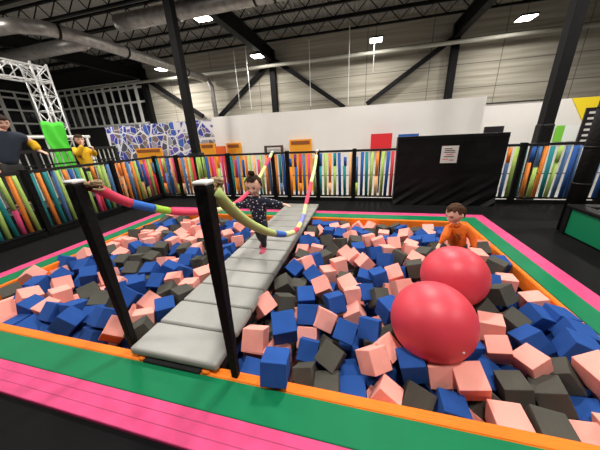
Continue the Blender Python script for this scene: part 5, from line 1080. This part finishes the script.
REST = [('b',0.614,2.942,-0.216,-0.47,0.16,-2.41),('b',1.628,3.249,-0.157,0.86,0.14,-3.13),('g',1.213,1.748,-0.418,-0.08,-0.32,-0.42),('b',1.371,1.639,-0.325,0.16,-0.41,1.06),('p',-3.781,1.667,-0.23,0.21,-0.3,1.01),('p',-4,2.044,-0.196,0.5,0.6,-1.71),('b',-3.388,1.334,-0.253,-0.3,-0.27,-1.84),('b',-3.176,1.313,-0.281,-0.63,-0.25,-2.93),('b',-2.716,1.171,-0.168,-0.11,-0.1,0.09),('b',-2.389,1.713,-0.177,0.06,0.14,-0.03),('p',-2.959,1.842,-0.187,0.42,-1.37,2.54),('b',-4.025,3.35,-0.119,0.11,-1.11,1.61),('g',-3.444,3.347,-0.093,-0.18,0.02,-1.56),('p',-2.426,2.401,-0.078,-0.2,-0.22,0.07),('b',-3.749,2.392,-0.093,0.09,0.09,1.52),('b',-4.018,4.323,-0.163,1.09,-1.18,-1.01),('p',-4.012,4.318,-0.16,1.99,-0.22,1.56),('b',-4.029,3.563,-0.111,-0.04,0.04,0.02),('g',-2.269,2.976,-0.025,0.06,-0.08,-2.11),('b',-2.903,3.716,-0.05,-0.14,0.19,0.02),('p',-0.821,2.719,-0.149,0.06,0.37,-0.22),('g',-0.717,2.578,-0.257,1.18,-0.13,-2.08),('g',-2.044,2.689,-0.05,0.02,0.05,2.49),('b',-2.663,3.745,-0.05,0.47,0.2,-0.41),('p',-2.426,3.339,-0.05,0.25,-0.07,1.23),('p',-1.792,2.39,-0.05,-0.01,0.33,-2.96),('g',-0.808,4.313,-0.136,-0.28,0.34,-0.03),('b',-0.474,4.317,-0.131,0.14,0.14,3.1),('g',-0.799,2.376,-0.172,-0.95,0.03,2.46),('g',1.057,3.059,-0.024,0.22,-0.25,0.52),('b',1.545,3.478,-0.209,-0.05,-1.01,1.43),('b',1.016,3.38,-0.153,1.59,-0.74,1.55),('g',-0.201,2.162,-0.181,-0.54,0.77,1.56),('g',0.42,1.831,-0.088,-0.37,0.24,-2.32),('g',0.388,1.643,-0.287,0.06,-0.83,2.92),('g',1.263,1.354,-0.34,-0.23,0.57,-0.68),('g',-4.012,2.296,-0.215,1.93,0.93,1.77),('g',-3.545,1.39,-0.157,-0.24,0.5,-0.29),('p',-4.019,2.504,-0.131,1.35,0.46,1.54),('b',-3.261,2.094,-0.049,-0.37,-0.4,-0.36),('g',-3.978,1.78,-0.193,0.59,0.81,-1.78),('b',-2.811,1.349,-0.239,-0.06,-0.37,0.05),('p',-3.021,1.686,-0.194,1.62,1.53,1.01),('b',-2.75,1.532,-0.144,0.08,-0.63,-3.08),('g',-2.378,1.472,-0.145,-0.37,0.21,0.5),('b',-3.824,3.61,-0.098,-0.17,0.17,1.08),('g',-4.03,3.868,-0.089,-0.16,-0.03,1.63),('g',-3.816,4.311,-0.12,-0.14,-0.08,1.62),('b',-4.017,4.323,-0.162,0.31,-0.1,1.54),('p',-3.474,4.022,-0.1,0.56,0.05,2.92),('b',-1.066,1.484,-0.475,3.09,-1.57,-0.27),('g',-0.404,1.479,-0.475,1.42,-1.57,1.87),('p',0.666,1.515,-0.475,1.87,-1.57,1.4),('b',-2.261,1.65,-0.475,1.47,1.57,-1.9),('p',-0.547,1.686,-0.475,-1.34,-1.57,1.46),('b',0.859,1.725,-0.475,2.51,-1.57,-1.75),('g',-0.12,1.982,-0.475,-3.12,1.57,1.59),('b',0.068,2.162,-0.475,-3.12,-1.57,0.13),('b',-0.599,2.49,-0.475,3.14,-1.57,0.27),('p',0.134,2.493,-0.475,-0.44,1.57,-1.58),('b',-0.602,2.746,-0.475,-0.29,1.57,-0.37),('b',-0.351,2.742,-0.475,1.83,-1.57,1.92),('p',0.615,2.992,-0.475,1.57,0,0.89),('b',0.877,3.01,-0.475,0.78,1.57,-1.89),('b',0.643,3.273,-0.475,-1.57,0,-1.2),('p',0.892,3.247,-0.475,2.66,1.57,2.19),('p',0.322,3.502,-0.475,-1.57,0,2.73),('p',-3.871,1.189,-0.305,-0,0,1.75),('b',-3.69,1.333,-0.305,-2.06,1.57,-2.15),('b',-1.792,1.264,-0.305,1.57,-0,-1.37),('p',-1.571,1.239,-0.305,1.71,-1.57,-1.83),('g',-1.35,1.323,-0.305,1.03,-1.57,-1.18),('b',-0.627,1.223,-0.305,-3.14,0,2.68),('p',1.078,1.224,-0.305,1.57,-0,-2.74),('b',1.585,1.213,-0.305,1.16,-1.57,2.02),('g',-3.951,1.52,-0.305,-0.9,-1.57,0.92),('b',-3.502,1.505,-0.305,-0.59,1.57,1.4),('p',-3.063,1.534,-0.305,1.57,0,1.59),('b',-2.607,1.524,-0.305,1.65,-1.57,-2.79),('g',-2.027,1.467,-0.305,-0,-0,1.72),('b',-1.847,1.5,-0.305,-0.84,-1.57,-0.74),('p',-1.507,1.532,-0.305,1.15,-1.57,-0.62),('b',-1.306,1.515,-0.305,3.14,-1.57,-2.88),('g',0.677,1.587,-0.305,3.01,1.57,0.58),('g',-3.674,1.787,-0.313,-0.18,0.15,0.31),('g',-3.419,1.747,-0.305,1.57,-0,-1.3),('b',-3.242,1.777,-0.305,-1.57,0,0.18),('p',-2.856,1.708,-0.305,-2.26,1.57,-0.49),('p',-2.604,1.735,-0.305,-0.29,1.57,-0.19),('b',-2.028,1.756,-0.305,3.14,0,0.55),('b',-1.827,1.692,-0.305,-1.99,1.57,-0.46),('b',-1.63,1.733,-0.305,1.57,-0,-1.43),('b',-1.38,1.766,-0.305,-0.69,-1.37,1.83),('g',-1.069,1.698,-0.305,1.57,0,1.59),('b',-0.586,1.755,-0.305,2.07,-1.57,1.37),('b',0.67,1.813,-0.305,-1.57,-0,-1.26),('p',0.905,1.739,-0.305,2.52,-1.57,-1.66),('p',-3.678,2.008,-0.305,1.57,0,2.32),('p',-3.288,1.988,-0.305,-3.14,-0,-1.71),('b',-3.077,2.021,-0.305,0,-0,2.32),('g',-2.842,1.989,-0.305,0,0,1.1),('g',-2.58,1.943,-0.305,-1.57,0,0.94),('g',-2.323,2.013,-0.305,-1.57,0,0.22),('b',-2.042,1.984,-0.305,-0,-0,0.37),('g',-1.818,1.983,-0.305,1.57,-0,1.78),('p',-1.566,1.939,-0.305,3.14,-0,0.34),('b',-1.342,2.003,-0.305,1.57,0,-3.09),('p',-1.134,1.985,-0.305,1.57,0,3.08),('b',0.43,1.891,-0.305,2.56,-1.57,0.28),('b',0.633,2.009,-0.305,-1.43,-1.57,-0.95),('b',0.85,1.992,-0.305,-1.57,0,0.03),('b',-3.741,2.325,-0.305,-0,0.02,1.53),('p',-3.524,2.196,-0.305,-1.56,-1.57,0.56),('p',-3.266,2.179,-0.305,0,0,-1.58),('b',-2.992,2.238,-0.305,1.57,-0,1.23),('p',-2.787,2.213,-0.305,1.85,-1.57,-2.64),('b',-2.574,2.185,-0.305,-3.13,-1.57,-3.05),('b',-2.265,2.224,-0.305,3.13,1.57,0.13),('g',-2.087,2.257,-0.305,1.57,0,1.84),('p',-1.886,2.273,-0.305,2.68,1.57,1.17),('b',-1.658,2.232,-0.307,-2.99,-0.1,-0.7),('b',-1.245,2.281,-0.305,1.57,-0,-0.01),('b',-0.855,2.21,-0.305,1.29,1.57,-2.4),('g',-0.651,2.228,-0.305,-3.14,-0,-1.46),('b',0.43,2.267,-0.305,1.57,-0,-1.49),('g',0.609,2.232,-0.305,-1.57,0,1.71),('b',0.946,2.215,-0.305,0,0,0.96),('b',1.149,2.275,-0.305,-1.69,1.57,1.84),('p',1.372,2.246,-0.305,-0,0,-1.11),('p',-4.022,2.502,-0.305,3.14,0,1.53),('b',-3.829,2.522,-0.305,-0,0,1.21),('p',-3.404,2.44,-0.305,-0,0,-2.41),('g',-3.203,2.355,-0.306,3.07,-0.01,3.08),('g',-3.026,2.496,-0.305,-1.45,1.57,-1.48),('p',-2.845,2.517,-0.305,-2.61,-1.57,0.91),('p',-2.455,2.369,-0.307,-0.04,0.11,-1.65),('b',-2.268,2.521,-0.305,-1.57,0,-0.94),('p',-2.037,2.529,-0.305,-1.57,0,2.63),('g',-1.851,2.511,-0.305,1.92,1.57,-0.09),('b',-1.613,2.435,-0.302,-2.74,1.45,2.87),('b',-1.237,2.477,-0.372,2.22,-0.12,1.68),('p',-0.995,2.477,-0.305,-1.27,-1.57,-1.65),('b',-0.081,2.522,-0.305,-1.57,1.57,0.13),('g',0.162,2.486,-0.305,-1.57,-0,-0.6),('p',0.571,2.444,-0.305,0,0,-0.49),('p',0.846,2.467,-0.305,-1.05,-1.57,0.56),('b',1.074,2.483,-0.305,1.76,-1.57,-2.15),('p',-3.934,2.756,-0.305,1.57,-0,-1.6),('b',-3.74,2.73,-0.305,0,0,3.07),('b',-3.527,2.801,-0.305,0.65,1.57,-1.14),('p',-3.271,2.815,-0.305,0,-0,-0.03),('p',-3.064,2.775,-0.305,3.14,-0,2.65),('g',-2.828,2.74,-0.305,0.64,-1.57,2.42),('b',-2.555,2.802,-0.305,0.09,1.57,-1.44),('g',-2.312,2.728,-0.305,-0.56,-1.57,2.48),('p',-2.065,2.746,-0.305,0,-0,-1.94),('g',-1.857,2.732,-0.305,0.32,-1.57,1.4),('p',-1.58,2.741,-0.305,1.57,-0,1.17),('b',-1.39,2.706,-0.305,-3.03,1.57,-1.64),('p',-1.117,2.697,-0.305,0.49,1.57,0.99),('b',-0.578,2.749,-0.305,1.57,0,-2.19),('p',-0.359,2.773,-0.305,-2.67,-1.57,1.2),('b',-0.165,2.795,-0.305,3.14,-0,0.44),('b',0.062,2.679,-0.305,2.29,-1.57,1.18),('p',0.336,2.794,-0.305,0,0,-1.31),('g',0.884,2.753,-0.305,1.57,0,0.03),('b',1.124,2.682,-0.305,1.24,1.57,-1.21),('p',1.351,2.747,-0.305,-2.16,-1.57,1.62),('b',1.574,2.625,-0.309,0.18,1.41,1.71),('p',-3.972,2.998,-0.305,2.12,-1.57,-2.13),('b',-3.768,3.01,-0.305,0.59,-1.57,0.6),('b',-3.486,2.996,-0.305,0.89,-1.57,-2.83),('b',-3.28,3.003,-0.305,-1.45,1.57,0.11),('b',-3.013,2.994,-0.305,-3.11,0.02,-0.32),('g',-2.752,3.029,-0.305,-0,0,-1.4),('p',-2.546,3,-0.305,3.14,0,1.19),('b',-2.258,2.963,-0.305,1.57,-0,-0.37),('b',-2.045,3.002,-0.305,1.59,1.57,-1.91),('b',-1.871,2.958,-0.305,-1.59,-1.57,-1.82),('p',-1.58,3.044,-0.305,2.55,-1.57,-2.32),('b',-1.393,3.104,-0.305,-3.14,-0,1.67),('g',-0.841,2.976,-0.305,1.38,-1.57,-0.21),('p',-0.569,3.006,-0.305,-1.23,1.57,-2.33),('p',-0.361,2.988,-0.305,-1.34,1.57,1.77),('p',0.127,2.957,-0.305,-1.48,1.57,-1.23),('g',0.366,2.994,-0.305,-0.05,1.57,-0.21),('b',0.945,2.931,-0.305,0,-0,1.39),('b',1.128,3.014,-0.305,3.14,0,-3.07),('b',1.306,2.969,-0.305,-1.57,0,-0.06),('p',1.532,3.035,-0.305,-0,0,1.78),('b',-4.025,3.323,-0.307,0.1,-0.01,-1.42),('p',-3.691,3.228,-0.305,-1.27,-1.57,-1.63),('b',-3.48,3.19,-0.305,1.73,1.57,-1.56),('g',-3.281,3.256,-0.305,1.57,-0,-1.52),('p',-3.063,3.265,-0.305,3.14,0,-1.8),('b',-2.801,3.209,-0.305,2.71,1.57,-2.05),('b',-2.589,3.226,-0.305,-0,-0,1.65),('b',-2.274,3.266,-0.305,-2.91,1.57,1.53),('p',-2.051,3.231,-0.305,-1.06,-1.57,-1.47),('b',-1.848,3.224,-0.305,1.32,1.57,0.05),('b',-1.544,3.263,-0.305,-3.14,0,2.16),('g',-1.324,3.286,-0.305,-2.2,1.57,2.3),('p',-1.101,3.259,-0.305,-2.67,1.57,-3.13),('b',-0.826,3.236,-0.305,2.09,1.57,0.32),('p',-0.608,3.313,-0.305,-1.57,-0,-2.65),('p',-0.351,3.207,-0.305,0.67,-1.57,2.57),('b',-0.126,3.264,-0.305,-0,-0,1.46),('b',0.069,3.266,-0.308,-3.06,0.1,2.91),('g',0.46,3.234,-0.305,0.26,-1.57,-2.19),('b',0.64,3.211,-0.305,1.57,-0,2.8),('p',0.886,3.238,-0.305,-2.66,1.57,-1.63),('b',-3.976,3.541,-0.305,1.61,1.57,1.76),('g',-3.778,3.387,-0.305,-0,-0,0.19),('p',-3.474,3.547,-0.305,0,-0,1.86),('g',-3.274,3.497,-0.305,2.78,1.57,-0.05),('b',-3.047,3.477,-0.305,3,1.57,0.44),('p',-2.836,3.559,-0.305,-1.57,0,3.03),('p',-2.557,3.594,-0.305,2.7,-1.57,-0.05),('p',-2.378,3.511,-0.305,-1.57,-0,-0.65),('p',-2.013,3.514,-0.305,-3.14,-0,1.79),('g',-1.807,3.501,-0.305,2.03,1.57,-1.05),('p',-1.631,3.538,-0.305,1.33,1.57,2.92),('g',-1.267,3.512,-0.305,1.18,-1.57,-1.79),('b',-1.017,3.477,-0.305,-1.57,0,-1.6),('p',-0.825,3.492,-0.305,0.78,-1.57,-0.89),('b',-0.535,3.531,-0.305,1.38,1.57,1.14),('p',-0.354,3.497,-0.305,-1.57,0,-0.07),('b',-0.162,3.472,-0.305,-1.68,-1.57,1.94),('p',0.051,3.52,-0.305,2,-1.57,2.92),('b',0.316,3.485,-0.305,0,-0,0.32),('b',0.68,3.453,-0.339,-1.08,0.33,0.48),('b',0.904,3.5,-0.305,0.21,1.57,-1.59),('p',-3.978,3.769,-0.305,-1.57,-0,1.66),('p',-3.729,3.61,-0.346,2.45,-0.09,2.99),('b',-3.49,3.741,-0.305,-2.13,1.57,2.69),('b',-3.177,3.738,-0.313,-1.33,1.3,-2.83),('p',-2.985,3.795,-0.305,-1.57,0,-1.57),('p',-2.782,3.777,-0.305,-2.14,-1.57,-2.68),('g',-2.538,3.797,-0.305,-3.14,0,-3.08),('b',-2.339,3.833,-0.305,-2.81,-1.57,2.63),('b',-2.126,3.823,-0.342,0.72,-0.85,2.22),('b',-1.822,3.756,-0.305,1.66,-1.57,-1.44),('b',-1.592,3.753,-0.305,0,-0,-0.91),('p',-1.343,3.765,-0.305,-1.57,0,-3.09),('p',-1.114,3.816,-0.305,-2.94,-1.57,3.04),('b',-0.786,3.713,-0.305,0,-0,0.31),('g',-0.584,3.724,-0.305,0,0,0.17),('g',-0.327,3.686,-0.305,0.64,-1.57,-0.97),('p',-0.093,3.769,-0.305,-0.5,1.57,2.47),('b',0.105,3.835,-0.305,1.57,-0,2.78),('p',0.372,3.739,-0.305,-1.05,1.57,2.22),('b',0.578,3.662,-0.315,-2.06,-0.06,-3.1),('g',0.825,3.738,-0.305,0.3,-1.57,-0.63),('b',1.059,3.814,-0.305,0.59,1.57,0.71),('b',1.474,3.671,-0.305,0,-0,0.26),('g',-3.987,3.947,-0.305,1.57,0,-1.59),('p',-3.753,3.882,-0.316,-1.79,0.7,-1.62),('g',-3.489,3.933,-0.305,-2.4,1.57,2.47),('p',-3.267,3.983,-0.305,1.57,-0,0.04),('b',-3.014,3.996,-0.305,-0.93,-1.57,-1.16),('g',-2.784,3.956,-0.305,1.29,-1.57,0.16),('p',-2.594,4.015,-0.305,-1.01,1.57,1.88),('p',-2.373,4.034,-0.305,-0,0,1.25),('b',-2.069,4.032,-0.299,-3.09,-1.49,1.07),('g',-1.796,3.984,-0.305,-2.52,1.57,2.21),('b',-1.593,3.967,-0.305,1.57,-0,-1.01),('p',-1.322,3.991,-0.305,0,-0,-1.58),('g',-1.12,3.991,-0.305,1.96,-1.57,2.79),('p',-0.786,4.01,-0.305,1.64,1.57,1.76),('b',-0.587,3.975,-0.305,0.07,-1.57,-0.33),('p',-0.403,4.005,-0.305,0.31,-1.57,-2.07),('p',-0.015,4.048,-0.324,-0.29,0.24,-0.81),('b',0.216,4.051,-0.305,0.99,1.57,2.42),('b',0.39,4.01,-0.305,1.57,-0,3.1),('b',0.583,3.928,-0.313,-0.35,0.04,-3.02),('b',0.946,3.984,-0.305,1.31,-1.57,-2.58),('p',1.125,4.017,-0.305,1.83,-1.57,1.54),('b',1.316,3.994,-0.305,-0.43,1.57,-2.08),('p',1.524,4.021,-0.305,-3.14,-0,-2.28),('g',-3.986,4.163,-0.306,1.57,-0.15,-0.18),('b',-3.699,4.151,-0.335,0.85,0.03,-3.01),('b',-3.471,4.314,-0.305,-2.9,-1.57,-0.23),('g',-3.233,4.253,-0.305,1.65,1.57,-0.31),('p',-3.062,4.207,-0.305,2.67,-1.57,-2.96),('b',-2.734,4.206,-0.305,-0.62,1.57,2.91),('b',-2.495,4.207,-0.305,-1.57,-0,-1.23),('p',-2.301,4.284,-0.305,-1.04,-1.57,3.06),('p',-2.078,4.275,-0.305,2.19,1.57,-1.41),('b',-1.819,4.221,-0.305,0,0,-1.27),('b',-1.535,4.241,-0.305,-3.04,-1.57,-1.76),('g',-1.35,4.174,-0.305,-3.14,-0,0.05),('b',-1.136,4.161,-0.305,-1.6,-1.57,-3.06),('p',-0.843,4.279,-0.305,0.84,-1.57,-1.76),('p',-0.569,4.282,-0.316,-0.58,0.02,-0),('p',-0.374,4.208,-0.305,1.67,-1.57,1.49),('p',-0.082,4.306,-0.305,-1.57,-0,-1.58),('b',0.161,4.308,-0.305,1.39,1.57,-0.1),('b',0.374,4.299,-0.305,-0,0,0.04),('g',0.562,4.159,-0.301,2.99,0.89,-1.57),('b',0.829,4.28,-0.317,-2.9,0.09,3),('g',1.093,4.227,-0.305,-3.02,-1.57,-2.12),('g',1.328,4.226,-0.305,-3.14,0,1.5),('p',1.566,4.244,-0.307,2.97,-1.35,0.19),('b',-3.949,1.356,-0.184,-3.05,-0.64,-1.54),('b',1.589,1.206,-0.135,-0,-0,-0.5),('p',-1.697,1.535,-0.153,-2.67,-0.12,1.69),('p',0.658,1.834,-0.135,1.57,0,-1.73),('b',0.656,2.007,-0.135,2.12,1.57,0.41),('g',0.837,1.97,-0.135,-1.57,0,-0.3),('b',-3.021,2.219,-0.135,1.57,-0,3.02),('p',-1.418,2.17,-0.305,2.98,-1.57,0.24),('b',0.776,2.294,-0.196,-2.54,0.67,-3),('b',-3.548,2.601,-0.301,0.99,-1.42,-3.13),('p',-3.239,2.607,-0.336,3.12,-0.93,1.61),('p',-2.493,2.606,-0.316,1.28,-1.09,1.88),('g',-1.373,2.476,-0.267,2.22,-0.12,1.68),('p',0.693,2.615,-0.297,-0.73,0.32,1.08),('p',0.875,2.499,-0.135,0.75,-1.57,0.47),('g',1.102,2.477,-0.135,0,0,-1.57),('b',0.837,2.757,-0.135,2.97,1.57,-3.03),('b',1.093,2.743,-0.135,-0,0,1.89),('g',1.33,2.737,-0.135,0,-0,-1.61),('g',1.569,2.831,-0.266,1.15,-0.53,-1.27),('b',-3.227,2.983,-0.135,1.57,0,-1.58),('p',-2.056,3.004,-0.135,-0.24,1.57,-1.63),('p',-1.262,2.91,-0.373,-2.25,0.64,-1.85),('p',1.37,2.96,-0.135,-0,-0,2.56),('g',-1.751,3.314,-0.142,0.28,1.28,-2.84),('b',-3.252,3.51,-0.135,0,0,-2.69),('g',-2.645,3.424,-0.215,-2.42,0.3,2.9),('b',-2.338,3.539,-0.135,0.8,-1.57,0.82),('b',-2.054,3.517,-0.135,-1.57,0,1.02),('g',-3.675,3.73,-0.235,1.21,0.69,-1.79),('p',-3.151,3.789,-0.148,-1.98,-1.3,0.31),('b',-2.16,3.897,-0.186,2.17,-0.85,2.22),('p',-1.829,3.741,-0.135,-3,-1.57,-1.52),('g',0.615,3.551,-0.183,-0.49,0.07,-2.87),('b',1.081,3.752,-0.135,-3.14,-0,-0.37),('p',1.412,3.863,-0.14,1.9,-0.17,1.75),('p',1.606,3.824,-0.182,2.47,0.36,-0.27),('g',-3.026,4.02,-0.135,1.19,1.57,1.53),('p',-2.787,3.943,-0.135,-3.14,0,0.74),('p',-2.348,4.054,-0.135,-2.63,-1.57,1.58),('b',-2.01,4.086,-0.133,1.51,-0.09,-1.48),('b',-1.823,3.937,-0.135,-0.43,-1.57,-1.05),('b',-0.212,3.969,-0.237,-2.19,0.54,2.95),('p',1.585,4.063,-0.135,-1.57,-0,-1.16),('p',-3.355,4.304,-0.135,-1.57,0,-3.01),('g',-2.906,4.294,-0.158,-1.16,0.93,-2.65),('b',-2.472,4.24,-0.135,-3.14,-0,-2.79),('b',-2.295,4.293,-0.135,-0.6,-1.57,2.48),('b',-2.053,4.292,-0.135,-1.67,1.57,-1.34),('p',-1.806,4.174,-0.135,0.42,-1.57,-1.92),('b',1.619,4.29,-0.146,-0.2,-1.35,0.19)]
bm = bmesh.new()
for c, x, y, z, a, b, g in REST:
    k = 'pbg'.index(c); mx = Matrix.Translation((x, y, z)) @ Euler((a, b, g)).to_matrix().to_4x4()
    vs = box(bm, (-S / 2,) * 3, (S / 2,) * 3, k)
    for v in vs: v.co = mx @ v.co
o = obj('buried_foam_cubes', bm, ['foam_p', 'foam_b', 'foam_g'], None, bev=.006)
tag(o, 'pile of mostly hidden foam cubes filling the bottom of the pit', 'foam cubes', kind='stuff')

sc.view_settings.view_transform = 'Standard'; sc.view_settings.look = 'None'; sc.view_settings.gamma = 1; sc.view_settings.exposure = 0
sc.view_settings.use_curve_mapping = False
